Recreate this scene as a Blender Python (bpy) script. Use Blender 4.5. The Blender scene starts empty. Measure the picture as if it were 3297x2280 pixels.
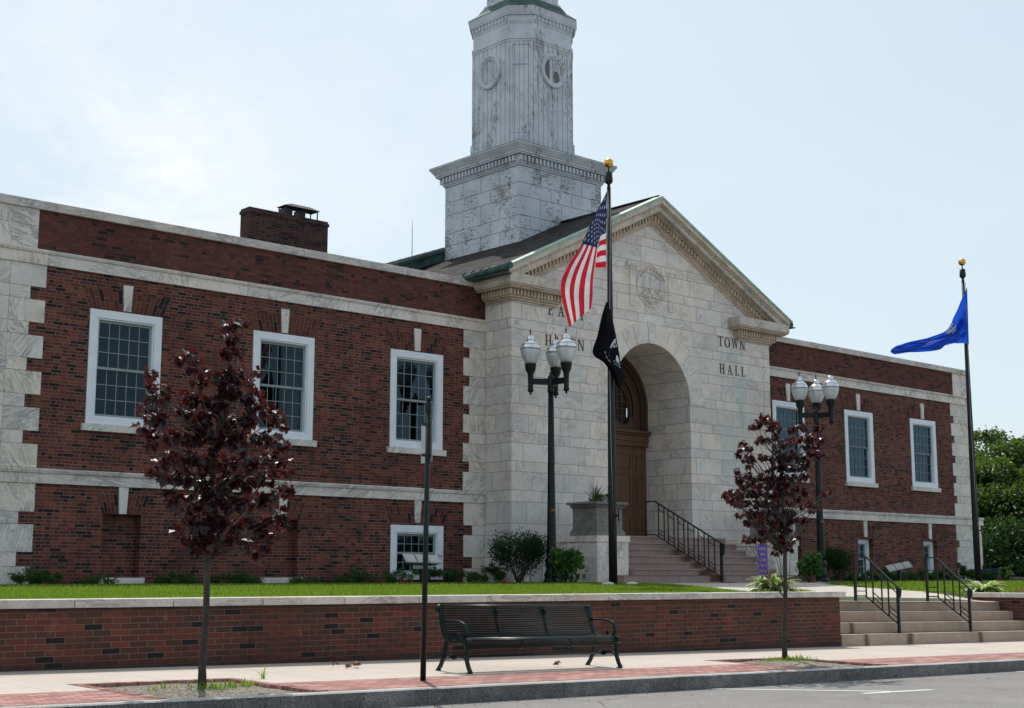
import bpy, math, random
from mathutils import Vector, Matrix, noise
random.seed(7)
R = math.radians
scene = bpy.context.scene
COL = scene.collection

# ------------------------------------------------------------------ camera solve (used to author real 3D positions)
PW, PH, FPX = 3297, 2280, 4500.0
VX, VY = 6700, 1853
TH = math.atan((VY - PH / 2) / FPX)
AA = math.atan((VX - PW / 2) / math.hypot(FPX, VY - PH / 2))
F_ = Vector((math.cos(AA), math.sin(AA), 0)); R_ = Vector((math.sin(AA), -math.cos(AA), 0)); U_ = Vector((0, 0, 1))
FP = F_ * math.cos(TH) + U_ * math.sin(TH); UP = -F_ * math.sin(TH) + U_ * math.cos(TH)
CAM = Vector((0, 0, 1.6))
def ray(x, y): return FP * FPX + R_ * (x - PW / 2) - UP * (y - PH / 2)
def onY(x, y, Y): d = ray(x, y); return CAM + d * (Y / d.y)
def onX(x, y, X): d = ray(x, y); return CAM + d * (X / d.x)
def onZ(x, y, Z): d = ray(x, y); return CAM + d * ((Z - 1.6) / d.z)

XC, YW, YC, YR, YT = 27.95, 26.3, 25.32, 14.59, 30.49
SL = -0.0155
def side_z(x, y): return 0.61 + SL * (x - 6) + 0.015 * (y - 14.59)
def road_z(x, y): return 0.350 + SL * (x - 8.7) + 0.005 * (y - 10.95)
def step_z(x, k): return (0.38, 0.58, 0.773, 0.965, 1.15)[k] + SL * (x - 20.87)
def lawn_z(x, y):
    a = 1.285 + (y - 15) * 0.0165
    b = 1.10 + (y - 15) * 0.05
    b = min(b, 1.40)
    t = min(max((x - 22) / 5, 0), 1)
    z = min(a * (1 - t) + b * t, 1.415)
    if 20.86 < x < 27.92 and y < 18.0:
        k = min(max((y - 15.4) / 2.6, 0), 1); z = step_z(x, 4) * (1 - k) + z * k - .004
    return z

# ------------------------------------------------------------------ node helpers
class NT:
    def __init__(s, nt): s.nt = nt; s.n = nt.nodes; s.l = nt.links
    def new(s, t, **k):
        n = s.n.new(t)
        for a, b in k.items(): setattr(n, a, b)
        return n
    def put(s, sock, v):
        if isinstance(v, bpy.types.NodeSocket): s.l.new(v, sock)
        elif isinstance(v, (tuple, list)):
            if len(v) == 3 and len(sock.default_value) == 4: v = (*v, 1)
            sock.default_value = v
        else: sock.default_value = v
    def math(s, op, a, b=0.0, c=0.0):
        n = s.new('ShaderNodeMath', operation=op)
        s.put(n.inputs[0], a); s.put(n.inputs[1], b); s.put(n.inputs[2], c)
        return n.outputs[0]
    def mix(s, f, a, b, typ='MIX'):
        n = s.new('ShaderNodeMix', data_type='RGBA', blend_type=typ)
        s.put(n.inputs[0], f); s.put(n.inputs[6], a); s.put(n.inputs[7], b)
        return n.outputs[2]
    def noise(s, scale=5, detail=4, vec=None, rough=.55, dist=0, dims='3D'):
        n = s.new('ShaderNodeTexNoise', noise_dimensions=dims)
        n.inputs['Scale'].default_value = scale; n.inputs['Detail'].default_value = detail
        n.inputs['Roughness'].default_value = rough; n.inputs['Distortion'].default_value = dist
        if vec is not None: s.l.new(vec, n.inputs['Vector'])
        return n.outputs[0]
    def ramp(s, f, stops, const=False):
        n = s.new('ShaderNodeValToRGB'); s.put(n.inputs[0], f)
        e = n.color_ramp.elements
        while len(e) < len(stops): e.new(.5)
        for i, (p, c) in enumerate(stops):
            e[i].position = p
            e[i].color = (c, c, c, 1) if isinstance(c, (int, float)) else (*c, 1)
        if const: n.color_ramp.interpolation = 'CONSTANT'
        return n.outputs[0]
    def white(s, vec):
        n = s.new('ShaderNodeTexWhiteNoise', noise_dimensions='3D'); s.l.new(vec, n.inputs[0]); return n
    def comb(s, x, y, z=0.0):
        n = s.new('ShaderNodeCombineXYZ'); s.put(n.inputs[0], x); s.put(n.inputs[1], y); s.put(n.inputs[2], z); return n.outputs[0]
    def sep(s, v):
        n = s.new('ShaderNodeSeparateXYZ'); s.l.new(v, n.inputs[0]); return n.outputs
    def pos(s): return s.new('ShaderNodeNewGeometry').outputs['Position']
    def bump(s, h, strength=.3, dist=.01, normal=None):
        n = s.new('ShaderNodeBump'); n.inputs['Strength'].default_value = strength; n.inputs['Distance'].default_value = dist
        s.put(n.inputs['Height'], h)
        if normal is not None: s.l.new(normal, n.inputs['Normal'])
        return n.outputs[0]
    def scale(s, v, sc):
        n = s.new('ShaderNodeVectorMath', operation='MULTIPLY'); s.l.new(v, n.inputs[0]); n.inputs[1].default_value = sc; return n.outputs[0]

def newmat(name):
    m = bpy.data.materials.new(name); m.use_nodes = True
    t = NT(m.node_tree); b = t.n['Principled BSDF']
    return m, t, b

def pbr(name, col, rough=.6, var=.15, ns=4, bump=.0, bs=60, metal=0, spec=.5, island=0.0, coat=0):
    m, t, b = newmat(name)
    p = t.pos(); f = t.noise(ns, 5, p)
    lo = tuple(c * (1 - var) for c in col); hi = tuple(min(1, c * (1 + var)) for c in col)
    c = t.mix(t.ramp(f, [(.3, 0), (.7, 1)]), lo, hi)
    if island:
        g = t.new('ShaderNodeNewGeometry').outputs['Random Per Island']
        c = t.mix(1.0, c, t.ramp(g, [(0, 1 - island), (1, 1 + island * .0)]), 'MULTIPLY')
    t.put(b.inputs['Base Color'], c)
    b.inputs['Roughness'].default_value = rough; b.inputs['Metallic'].default_value = metal
    b.inputs['Specular IOR Level'].default_value = spec
    if coat: b.inputs['Coat Weight'].default_value = coat
    if bump: t.put(b.inputs['Normal'], t.bump(t.noise(bs, 4, p), bump, .01))
    return m

def brick_mat(name, course, L, cols, mortar, flemish=True, mort=.010, z0=0.0, eff=None, ground=None):
    m, t, b = newmat(name)
    p = t.pos(); s = t.sep(p)
    h = t.math('ADD', s[0], s[1]); z = t.math('SUBTRACT', s[2], z0)
    row = t.math('FLOOR', t.math('DIVIDE', z, course))
    zf = t.math('FRACT', t.math('DIVIDE', z, course))
    par = t.math('MODULO', t.math('ABSOLUTE', row), 2.0)
    if flemish:
        P = L * 1.5
        rj = t.math('MULTIPLY', t.math('FRACT', t.math('MULTIPLY', row, .37)), .12)
        u = t.math('ADD', t.math('ADD', t.math('DIVIDE', h, P), t.math('MULTIPLY', par, .5)), rj)
        fu = t.math('FRACT', u); isH = t.math('GREATER_THAN', fu, 2 / 3)
        loc = t.math('SUBTRACT', fu, t.math('MULTIPLY', isH, 2 / 3))
        wid = t.math('SUBTRACT', 2 / 3, t.math('MULTIPLY', isH, 1 / 3))
        dx = t.math('MULTIPLY', t.math('MINIMUM', loc, t.math('SUBTRACT', wid, loc)), P)
        idv = t.comb(t.math('ADD', t.math('FLOOR', u), t.math('MULTIPLY', isH, .4)), row, 0.3)
    else:
        u = t.math('ADD', t.math('DIVIDE', h, L), t.math('MULTIPLY', par, .5))
        fu = t.math('FRACT', u)
        dx = t.math('MULTIPLY', t.math('MINIMUM', fu, t.math('SUBTRACT', 1.0, fu)), L)
        idv = t.comb(t.math('FLOOR', u), row, 0.3)
    dz = t.math('MULTIPLY', t.math('MINIMUM', zf, t.math('SUBTRACT', 1.0, zf)), course)
    d = t.math('MINIMUM', dx, dz)
    wob = t.math('MULTIPLY', t.math('SUBTRACT', t.noise(60, 2, p), .5), .006)
    mask = t.ramp(t.math('DIVIDE', t.math('ADD', d, wob), mort), [(.35, 0), (.62, 1)])
    wn = t.white(idv)
    bc = t.ramp(wn.outputs[0], cols, True)
    big = t.noise(.35, 3, p); fine = t.noise(90, 3, p)
    bc = t.mix(1.0, bc, t.ramp(big, [(.3, .85), (.7, 1.25)]), 'MULTIPLY')
    strk = t.noise(1.0, 5, t.scale(p, (2.6, 2.6, .22)), .65)
    bc = t.mix(1.0, bc, t.ramp(strk, [(.30, .84), (.5, 1.02), (.7, 1.12)]), 'MULTIPLY')
    bc = t.mix(1.0, bc, t.ramp(fine, [(.25, .7), (.75, 1.25)]), 'MULTIPLY')
    mc = t.mix(t.ramp(t.noise(1.2, 4, p), [(.4, 0), (.65, 1)]), mortar, tuple(c * .55 for c in mortar))
    col = t.mix(mask, mc, bc)
    if eff:   # pale efflorescence / lime wash spots
        e = t.ramp(t.noise(2.2, 6, p, .7), [(.62, 0), (.78, eff)])
        col = t.mix(e, col, (.30, .25, .22))
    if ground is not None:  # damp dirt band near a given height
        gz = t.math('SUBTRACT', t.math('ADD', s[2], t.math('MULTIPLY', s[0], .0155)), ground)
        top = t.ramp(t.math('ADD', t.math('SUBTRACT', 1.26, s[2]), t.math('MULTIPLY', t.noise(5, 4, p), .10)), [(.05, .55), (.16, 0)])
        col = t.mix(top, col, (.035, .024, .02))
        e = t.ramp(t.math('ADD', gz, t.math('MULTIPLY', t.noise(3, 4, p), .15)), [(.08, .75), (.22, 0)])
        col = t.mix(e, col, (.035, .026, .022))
    t.put(b.inputs['Base Color'], col)
    b.inputs['Roughness'].default_value = .85; b.inputs['Specular IOR Level'].default_value = .25
    t.put(b.inputs['Normal'], t.bump(t.math('ADD', mask, t.math('MULTIPLY', fine, .3)), .5, .006))
    return m

def marble_mat(name, mode='island', tone=(.80, .732, .672), stain_light_tint=False, joint=True, dirt=0.0, horiz=False):
    """veined grey-cream marble; mode 'ashlar' draws coursed joints, 'island' varies by block"""
    m, t, b = newmat(name)
    p = t.pos(); s = t.sep(p)
    jm = None
    if mode == 'ashlar':
        z = s[2]; h = t.math('ADD', s[0], s[1])
        up = t.math('GREATER_THAN', z, 3.66)
        per = t.math('ADD', .81, t.math('MULTIPLY', up, -.10))
        tall = t.math('ADD', .53, t.math('MULTIPLY', up, -.075))
        zz = t.math('DIVIDE', t.math('SUBTRACT', z, 3.66), per)
        k = t.math('FLOOR', zz); f = t.math('MULTIPLY', t.math('FRACT', zz), per)
        sh = t.math('GREATER_THAN', f, tall)
        row = t.math('ADD', t.math('MULTIPLY', k, 2.0), sh)
        floc = t.math('SUBTRACT', f, t.math('MULTIPLY', sh, tall))
        rh = t.math('ADD', t.math('MULTIPLY', t.math('SUBTRACT', 1.0, sh), tall), t.math('MULTIPLY', sh, t.math('SUBTRACT', per, tall)))
        off = t.math('ADD', t.math('MULTIPLY', sh, .37), t.math('MULTIPLY', t.math('FRACT', t.math('MULTIPLY', row, .309)), .45))
        u = t.math('ADD', t.math('DIVIDE', h, 1.085), off)
        fu = t.math('FRACT', u)
        # split some blocks in two
        dx = t.math('MULTIPLY', t.math('MINIMUM', fu, t.math('SUBTRACT', 1.0, fu)), 1.085)
        dz = t.math('MINIMUM', floc, t.math('SUBTRACT', rh, floc))
        d = t.math('MINIMUM', dx, dz)
        jm = t.ramp(t.math('DIVIDE', d, .014), [(.35, 0), (.65, 1)])
        idv = t.comb(t.math('FLOOR', u), row, .7)
        rv = t.white(idv).outputs[0]; rc = t.white(idv).outputs[1]
    else:
        rv = t.new('ShaderNodeNewGeometry').outputs['Random Per Island']; rc = None
    # veins, direction changes per block
    rot = t.new('ShaderNodeVectorRotate', rotation_type='Y_AXIS')
    t.l.new(p, rot.inputs['Vector']); t.put(rot.inputs['Angle'], t.math('MULTIPLY', rv, .12 if horiz else 3.1))
    off2 = t.new('ShaderNodeVectorMath', operation='ADD'); t.l.new(rot.outputs[0], off2.inputs[0])
    t.put(off2.inputs[1], t.comb(t.math('MULTIPLY', rv, 37.0), 0.0, t.math('MULTIPLY', rv, 11.0)))
    vv = t.scale(off2.outputs[0], (.7, 1.5, 3.2))
    v1 = t.noise(2.2, 7, vv, .62, 1.4)
    vein = t.ramp(v1, [(.43, 0), (.492, 1), (.512, 1), (.56, 0)])
    vm = t.ramp(t.noise(1.3, 3, off2.outputs[0]), [(.42, .1), (.60, 1)])
    vein = t.math('MULTIPLY', vein, vm)
    cloud = t.noise(1.6, 5, off2.outputs[0], .6)
    c = t.ramp(rv, [(0, tuple(x * .86 for x in tone)), (.35, tone), (.7, (tone[0] * 1.05, tone[1] * .99, tone[2] * .93)), (1, (tone[0] * .90, tone[1] * .905, tone[2] * .93))])
    c = t.mix(1.0, c, t.ramp(cloud, [(.3, .88), (.7, 1.08)]), 'MULTIPLY')
    c = t.mix(t.math('MULTIPLY', vein, .62 if mode == 'island' else .38), c, (.17, .165, .16))
    c = t.mix(1.0, c, t.ramp(t.noise(38, 5, p, .75), [(.3, .80), (.7, 1.14)]), 'MULTIPLY')
    # weathering: rusty lichen near the top
    rust = t.ramp(t.noise(1.1, 6, p, .65), [(.56, 0), (.74, .45)])
    hz = t.ramp(t.math('DIVIDE', s[2], 12.0), [(.45, 0), (.85, 1)])
    c = t.mix(t.math('MULTIPLY', rust, hz), c, (.33, .25, .17))
    if dirt:
        dn = t.ramp(t.noise(2.4, 6, t.scale(p, (1, 1, .5)), .7), [(.45, 0), (.68, dirt)])
        c = t.mix(dn, c, (.19, .165, .13))
    if stain_light_tint:
        def band(x, a, b2): return t.math('MULTIPLY', t.ramp(t.math('SUBTRACT', x, a), [(0, 0), (.25, 1)]), t.ramp(t.math('SUBTRACT', b2, x), [(0, 0), (.25, 1)]))
        st = t.noise(1.6, 5, t.scale(p, (3.2, 1, .35)), .6)
        st = t.ramp(st, [(.42, 0), (.62, 1)])
        zb = t.math('MULTIPLY', t.ramp(t.math('DIVIDE', s[2], 10.0), [(.35, 0), (.60, 1)]), t.math('LESS_THAN', s[2], 8.35))
        a1 = band(s[0], 30.7, 32.1); a2 = t.math('MULTIPLY', band(s[0], 24.2, 25.5), .5)
        k2 = t.math('MULTIPLY', t.math('MULTIPLY', t.math('MAXIMUM', a1, a2), zb), st)
        c = t.mix(t.math('MULTIPLY', k2, .5), c, (.38, .54, .53))
        lb = t.ramp(t.math('DIVIDE', s[2], 9.0), [(.2, .35), (.55, 0)])  # bluish cast of the light low on the front, painted into the colour
        c = t.mix(lb, c, (.50, .52, .55))
    if jm is not None:
        c = t.mix(jm, (.30, .28, .255), c)
    t.put(b.inputs['Base Color'], c)
    b.inputs['Roughness'].default_value = .62; b.inputs['Specular IOR Level'].default_value = .35
    hgt = t.math('MULTIPLY', t.noise(45, 5, p, .7), .35)
    if jm is not None: hgt = t.math('ADD', hgt, jm)
    t.put(b.inputs['Normal'], t.bump(hgt, .35, .008))
    return m

def peel_mat(name, blocks, joints=True):
    m, t, b = newmat(name)
    p = t.pos(); s = t.sep(p)
    h = t.math('SUBTRACT', s[0], s[1])
    paint = t.mix(t.ramp(t.noise(1.5, 4, p), [(.3, 0), (.7, 1)]), (.46, .49, .54), (.62, .65, .69))
    if blocks:
        n1 = t.noise(6, 9, t.scale(p, (1.2, 1.2, 3.0)), .78)
        big = t.noise(1.1, 4, p)
    else:
        n1 = t.noise(6, 9, t.scale(p, (3.4, 3.4, .7)), .78)
        big = t.noise(.9, 4, t.scale(p, (1.6, 1.6, .5)))
    pk = t.math('ADD', n1, t.math('MULTIPLY', t.math('SUBTRACT', big, .5), .55))
    mask = t.ramp(pk, [(.548 if joints else .575, 0), (.575 if joints else .605, .8)])
    wood = t.mix(t.noise(30, 3, p), (.10, .09, .085), (.21, .185, .165))
    rustm = t.ramp(t.noise(2.5, 5, p, .7), [(.62, 0), (.72, .35)])
    paint = t.mix(rustm, paint, (.30, .22, .15))
    c = t.mix(mask, paint, wood)
    hgt = t.math('MULTIPLY', mask, -1.0)
    if not blocks and joints:
        fr = t.math('FRACT', t.math('DIVIDE', h, .20))
        j = t.math('GREATER_THAN', t.math('MINIMUM', fr, t.math('SUBTRACT', 1.0, fr)), .04)
        c = t.mix(j, (.10, .095, .09), c)
    t.put(b.inputs['Base Color'], c); b.inputs['Roughness'].default_value = .6
    t.put(b.inputs['Normal'], t.bump(hgt, .4, .006))
    return m

def wood_mat(name, col):
    m, t, b = newmat(name); p = t.pos()
    g = t.noise(4, 6, t.scale(p, (9, 9, 1.2)), .6)
    t.put(b.inputs['Base Color'], t.mix(t.ramp(g, [(.3, 0), (.7, 1)]), tuple(c * .6 for c in col), tuple(c * 1.2 for c in col)))
    b.inputs['Roughness'].default_value = .45
    return m

def leaf_mat(name, cols, trans, tf=.35, rough=.4, spec=.5, patch=False):
    m, t, b = newmat(name)
    g = t.new('ShaderNodeNewGeometry').outputs['Random Per Island']
    n = len(cols); st = [(i / max(1, n - 1), c) for i, c in enumerate(cols)]
    c = t.ramp(g, st)
    if patch: c = t.mix(1.0, c, t.ramp(t.noise(1.1, 5, t.pos(), .65), [(.3, (.50, .62, .5)), (.48, (.95, 1, 1)), (.62, (1.35, 1.15, 1.1)), (.74, (1.9, 1.35, 1.4))]), 'MULTIPLY')
    t.put(b.inputs['Base Color'], c); b.inputs['Roughness'].default_value = rough; b.inputs['Specular IOR Level'].default_value = spec
    tr = t.new('ShaderNodeBsdfTranslucent'); t.put(tr.inputs[0], trans)
    mx = t.new('ShaderNodeMixShader'); mx.inputs[0].default_value = tf
    t.l.new(b.outputs[0], mx.inputs[1]); t.l.new(tr.outputs[0], mx.inputs[2])
    t.l.new(mx.outputs[0], t.n['Material Output'].inputs[0])
    return m

def cloth_mat(name, col, tf=.4, sp=.4):
    m, t, b = newmat(name); p = t.pos()
    c = t.mix(t.noise(8, 3, p), tuple(x * .85 for x in col), col)
    t.put(b.inputs['Base Color'], c); b.inputs['Roughness'].default_value = .8; b.inputs['Specular IOR Level'].default_value = sp
    tr = t.new('ShaderNodeBsdfTranslucent'); t.put(tr.inputs[0], c)
    mx = t.new('ShaderNodeMixShader'); mx.inputs[0].default_value = tf
    t.l.new(b.outputs[0], mx.inputs[1]); t.l.new(tr.outputs[0], mx.inputs[2]); t.l.new(mx.outputs[0], t.n['Material Output'].inputs[0])
    t.put(b.inputs['Normal'], t.bump(t.noise(18, 3, p), .3, .01))
    return m

def speckle_mat(name, a, b_, c_, scale=160, rough=.8, big=.12, joints=None, stains=None, bump=.25, cracks=0, spots=0):
    m, t, b = newmat(name); p = t.pos(); s = t.sep(p)
    n = t.noise(scale, 2, p, .8)
    c = t.ramp(n, [(.32, a), (.5, b_), (.68, c_)])
    bn = t.noise(.8, 5, p, .6)
    c = t.mix(1.0, c, t.ramp(bn, [(.3, 1 - big), (.7, 1 + big)]), 'MULTIPLY')
    bl = t.noise(6, 5, p, .7)
    c = t.mix(1.0, c, t.ramp(bl, [(.3, 1 - big), (.7, 1 + big * .6)]), 'MULTIPLY')
    if cracks:
        v = t.new('ShaderNodeTexVoronoi', feature='DISTANCE_TO_EDGE'); v.inputs['Scale'].default_value = .42
        wv = t.new('ShaderNodeVectorMath', operation='ADD'); t.l.new(p, wv.inputs[0]); t.put(wv.inputs[1], t.scale(t.new('ShaderNodeTexNoise').outputs[1], (.6, .6, .6)))
        t.l.new(wv.outputs[0], v.inputs['Vector'])
        ck = t.math('MULTIPLY', t.ramp(v.outputs[0], [(.003, 1), (.008, 0)]), t.ramp(t.noise(.5, 2, p), [(.45, 0), (.6, cracks)]))
        c = t.mix(ck, c, tuple(x * .35 for x in b_))
    if spots:
        sp = t.ramp(t.noise(9, 3, p, .5), [(.68, 0), (.72, spots)])
        c = t.mix(sp, c, tuple(x * .55 for x in b_))
        sp = t.ramp(t.noise(2.6, 6, p, .75), [(.55, 0), (.75, spots)])
        c = t.mix(sp, c, tuple(x * .72 for x in b_))
    hgt = n
    if joints:
        for (ax, per, off, w) in joints:
            f = t.math('FRACT', t.math('DIVIDE', t.math('SUBTRACT', s[ax], off), per))
            d = t.math('MULTIPLY', t.math('MINIMUM', f, t.math('SUBTRACT', 1.0, f)), per)
            j = t.math('GREATER_THAN', d, w)
            c = t.mix(j, tuple(x * .5 for x in b_), c)
    if stains:
        for (sx, w, zt) in stains:
            dd = t.math('ABSOLUTE', t.math('SUBTRACT', t.math('ADD', s[0], t.math('MULTIPLY', t.math('SUBTRACT', t.noise(7, 3, p), .5), .12)), sx))
            k = t.ramp(t.math('DIVIDE', dd, w), [(.2, .85), (1, 0)])
            k = t.math('MULTIPLY', k, t.math('LESS_THAN', s[2], zt))
            c = t.mix(k, c, (.09, .035, .012))
    t.put(b.inputs['Base Color'], c); b.inputs['Roughness'].default_value = rough; b.inputs['Specular IOR Level'].default_value = .3
    t.put(b.inputs['Normal'], t.bump(n, bump, .004))
    return m

REDS = [(0, (.019, .014, .014)), (.13, (.108, .032, .027)), (.38, (.145, .041, .031)), (.60, (.084, .029, .025)), (.78, (.178, .055, .036)), (.94, (.050, .024, .022))]
RWALL = [(0, (.018, .014, .015)), (.055, (.110, .035, .026)), (.28, (.080, .034, .026)), (.48, (.128, .038, .027)), (.66, (.092, .032, .025)), (.84, (.068, .035, .028)), (.93, (.155, .046, .029))]
M = {}
M['brick'] = brick_mat('brick_dark_red', .0685, .225, REDS, (.27, .17, .14), z0=1.44)
M['brick_hi'] = brick_mat('brick_parapet', .0685, .225, [(0, (.026, .017, .017)), (.09, (.112, .034, .028)), (.45, (.138, .042, .033)), (.7, (.094, .031, .027)), (.9, (.066, .027, .024))], (.115, .06, .052), z0=1.44)
M['brick_ch'] = brick_mat('brick_chimney', .0685, .225, [(0, (.018, .013, .013)), (.2, (.058, .026, .023)), (.5, (.072, .031, .026)), (.8, (.042, .022, .020))], (.13, .09, .08), z0=1.44)
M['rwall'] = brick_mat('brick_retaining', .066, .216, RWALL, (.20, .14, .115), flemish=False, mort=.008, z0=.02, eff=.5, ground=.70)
M['ashlar'] = marble_mat('marble_ashlar', 'ashlar', stain_light_tint=True)
M['ashlar_in'] = marble_mat('marble_recess', 'ashlar')
M['marble'] = marble_mat('marble_block', 'island')
M['marble_warm'] = marble_mat('marble_weathered', 'island', (.66, .57, .48), dirt=.35)
M['coping'] = marble_mat('marble_coping', 'island', (.68, .625, .58), dirt=.3, horiz=True)
M['marble_soft'] = marble_mat('marble_voussoir', 'soft')
M['bounce_ochre'] = marble_mat('marble_bounce_ochre', 'island', (.66, .54, .41), dirt=.15)  # warm bounced light under the cornice, painted as an ochre marble tone
M['peel_block'] = peel_mat('peeling_paint_blocks', True)
M['peel_board'] = peel_mat('peeling_paint_boards', False)
M['peel_trim'] = peel_mat('peeling_paint_trim', False, False)
M['copper'] = pbr('verdigris_copper', (.052, .10, .090), .65, .5, 3, .3, 30, spec=.25)
M['copper_lt'] = pbr('pale_copper', (.30, .42, .33), .6, .25, 3)
M['white'] = pbr('white_paint', (.80, .83, .88), .5, .06, 3, .1, 60)
M['whitesill'] = pbr('painted_sill', (.55, .57, .60), .6, .1, 4, .2, 50)
M['muntin'] = pbr('muntin_paint', (.27, .31, .32), .5, .05)
M['wood'] = wood_mat('oak_door', (.13, .060, .030))
M['wood_dk'] = wood_mat('oak_dark', (.075, .038, .022))
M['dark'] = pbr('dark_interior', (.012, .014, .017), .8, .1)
M['opening'] = pbr('louvre_dark', (.13, .125, .125), .8, .3, 8)
M['globe_band'] = pbr('globe_band', (.16, .17, .18), .4, .1, 8)
M['blind'] = pbr('blind_slats', (.13, .15, .155), .7, .1)
M['muntin_dk'] = pbr('muntin_dark', (.16, .19, .20), .6, .05)
M['screen'] = pbr('window_screen', (.045, .055, .064), .8, .15, 3)
M['curtain'] = pbr('curtain', (.16, .19, .21), .8, .3, 3)
M['green'] = pbr('green_black_enamel', (.003, .010, .009), .42, .25, 6, spec=.3)
M['bench'] = pbr('bench_green', (.002, .012, .011), .32, .2, 8, spec=.28)
M['bronze'] = pbr('dark_bronze', (.016, .013, .012), .5, .2, 5, spec=.3)
M['iron'] = pbr('black_iron', (.008, .008, .009), .45, .2, 5, spec=.35)
M['gold'] = pbr('gold_ball', (.75, .42, .08), .3, .2, 30, metal=1)
M['granite_pink'] = speckle_mat('granite_pink', (.20, .138, .122), (.33, .235, .21), (.43, .32, .29), 120, big=.12, joints=[(0, 1.25, .2, .006)], stains=[(27.95, .35, 2.3), (27.7, .2, 1.7)])
M['granite_steps'] = speckle_mat('granite_buff', (.27, .20, .15), (.39, .295, .23), (.48, .38, .305), 130, big=.14, stains=[(23.0, .16, .568), (25.48, .14, .53), (21.6, .12, 1.13)])
M['kerb'] = speckle_mat('granite_kerb', (.035, .034, .036), (.15, .143, .142), (.34, .325, .315), 95, big=.34, joints=[(0, 1.85, 1.37, .006)], bump=.8)
M['concrete'] = speckle_mat('concrete', (.46, .40, .34), (.52, .455, .385), (.57, .50, .43), 90, big=.06, joints=[(0, 1.52, 5.5, .006), (1, 40, 13.35, .005)], bump=.15, spots=.5)
M['path'] = speckle_mat('concrete_path', (.44, .39, .34), (.52, .46, .40), (.58, .52, .45), 90, big=.06, bump=.15, spots=.4)
M['asphalt'] = speckle_mat('asphalt', (.12, .113, .11), (.225, .213, .204), (.36, .34, .33), 95, big=.10, rough=.9, bump=.8, cracks=.8, spots=.35)
M['paint'] = pbr('road_paint', (.62, .60, .56), .7, .15, 20)
M['paver'] = brick_mat('brick_paver', .10, .20, [(0, (.30, .10, .075)), (.3, (.36, .13, .10)), (.55, (.25, .085, .07)), (.8, (.40, .17, .13))], (.15, .075, .06), flemish=False, mort=.012)
M['gravel'] = speckle_mat('pit_gravel', (.05, .043, .033), (.17, .145, .11), (.42, .37, .30), 28, big=.25, bump=1)
M['mulch'] = pbr('mulch', (.045, .028, .02), .9, .5, 15, .8, 30)
M['soil'] = pbr('lawn_soil', (.028, .05, .012), .9, .4, 3, .5, 30)
M['bark'] = pbr('young_bark', (.045, .038, .030), .85, .35, 18, .8, 40)
M['bark_dk'] = pbr('old_bark', (.06, .05, .04), .9, .3, 6, .8, 20)
M['maple'] = leaf_mat('maple_leaf', [(.010, .004, .007), (.006, .004, .007), (.020, .005, .008), (.007, .0045, .008), (.034, .007, .009), (.007, .004, .008), (.016, .006, .008), (.010, .004, .007)], (.26, .018, .012), .17, .36, .5)
M['leaf_green'] = leaf_mat('leaf_green', [(.022, .052, .010), (.034, .075, .012), (.012, .034, .008), (.06, .11, .016)], (.16, .27, .025), .3, .45, .3)
M['leaf_dark'] = leaf_mat('leaf_dark', [(.012, .035, .010), (.02, .052, .013), (.008, .024, .008)], (.06, .14, .02), .28, .5, .25)
M['leaf_hyd'] = leaf_mat('leaf_hydrangea', [(.03, .09, .015), (.05, .13, .02), (.02, .06, .012)], (.12, .28, .03), .3)
M['juniper'] = leaf_mat('juniper', [(.022, .07, .013), (.045, .12, .02), (.012, .038, .01), (.06, .14, .025)], (.10, .22, .03), .3, .6)
M['grass'] = leaf_mat('grass_blade', [(.05, .14, .012), (.085, .19, .015), (.022, .07, .008), (.19, .26, .03), (.035, .10, .01)], (.30, .47, .03), .42, .5, .35, True)
M['hosta_w'] = leaf_mat('hosta_margin', [(.72, .76, .42), (.66, .70, .34)], (.6, .62, .25), .35)
M['hosta_g'] = leaf_mat('hosta_green', [(.08, .22, .03), (.13, .30, .04)], (.22, .42, .04), .35)
M['flower_red'] = leaf_mat('flower_red', [(.6, .03, .05), (.7, .05, .12)], (.6, .03, .05), .3)
M['flower_pink'] = leaf_mat('flower_magenta', [(.65, .03, .22), (.55, .02, .15)], (.6, .03, .2), .3)
M['red_cloth'] = cloth_mat('flag_red', (.62, .012, .03)); M['white_cloth'] = cloth_mat('flag_white', (.78, .78, .80)); M['blue_cloth'] = cloth_mat('flag_navy', (.012, .022, .10), .3)
M['ct_blue'] = cloth_mat('flag_royal_blue', (.012, .095, .66), .55); M['black_cloth'] = cloth_mat('flag_black', (.003, .003, .005), .1, .08); M['grey_print'] = cloth_mat('flag_print', (.72, .78, .84), .2)
M['sign_blue'] = pbr('sign_blue', (.015, .025, .32), .4, .1, 8); M['sign_yellow'] = pbr('sign_yellow', (.75, .30, .03), .4, .05)
M['letter'] = pbr('bronze_letter', (.075, .038, .025), .5, .2, 8)
M['plaque'] = pbr('plaque_face', (.19, .21, .215), .4, .3, 45)
M['plaque_rim'] = pbr('plaque_rim', (.20, .20, .19), .4, .15, 12)
M['steel'] = pbr('galvanised', (.35, .36, .36), .4, .1, 8, metal=.7)
M['bluebin'] = pbr('blue_bin', (.01, .03, .14), .5, .1); M['sign_red'] = pbr('sign_red', (.55, .02, .03), .4, .05)
M['dryleaf'] = pbr('dry_leaf', (.20, .085, .06), .8, .3, 20)
M['orange_print'] = pbr('orange_print', (.75, .28, .03), .5, .05)
M['spot'] = pbr('lamp_housing', (.55, .50, .44), .5, .1)
M['cap'] = pbr('stone_planter', (.205, .19, .17), .85, .25, 6, .6, 70)
M['fence'] = pbr('grey_fence', (.18, .18, .17), .8, .2)
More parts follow.
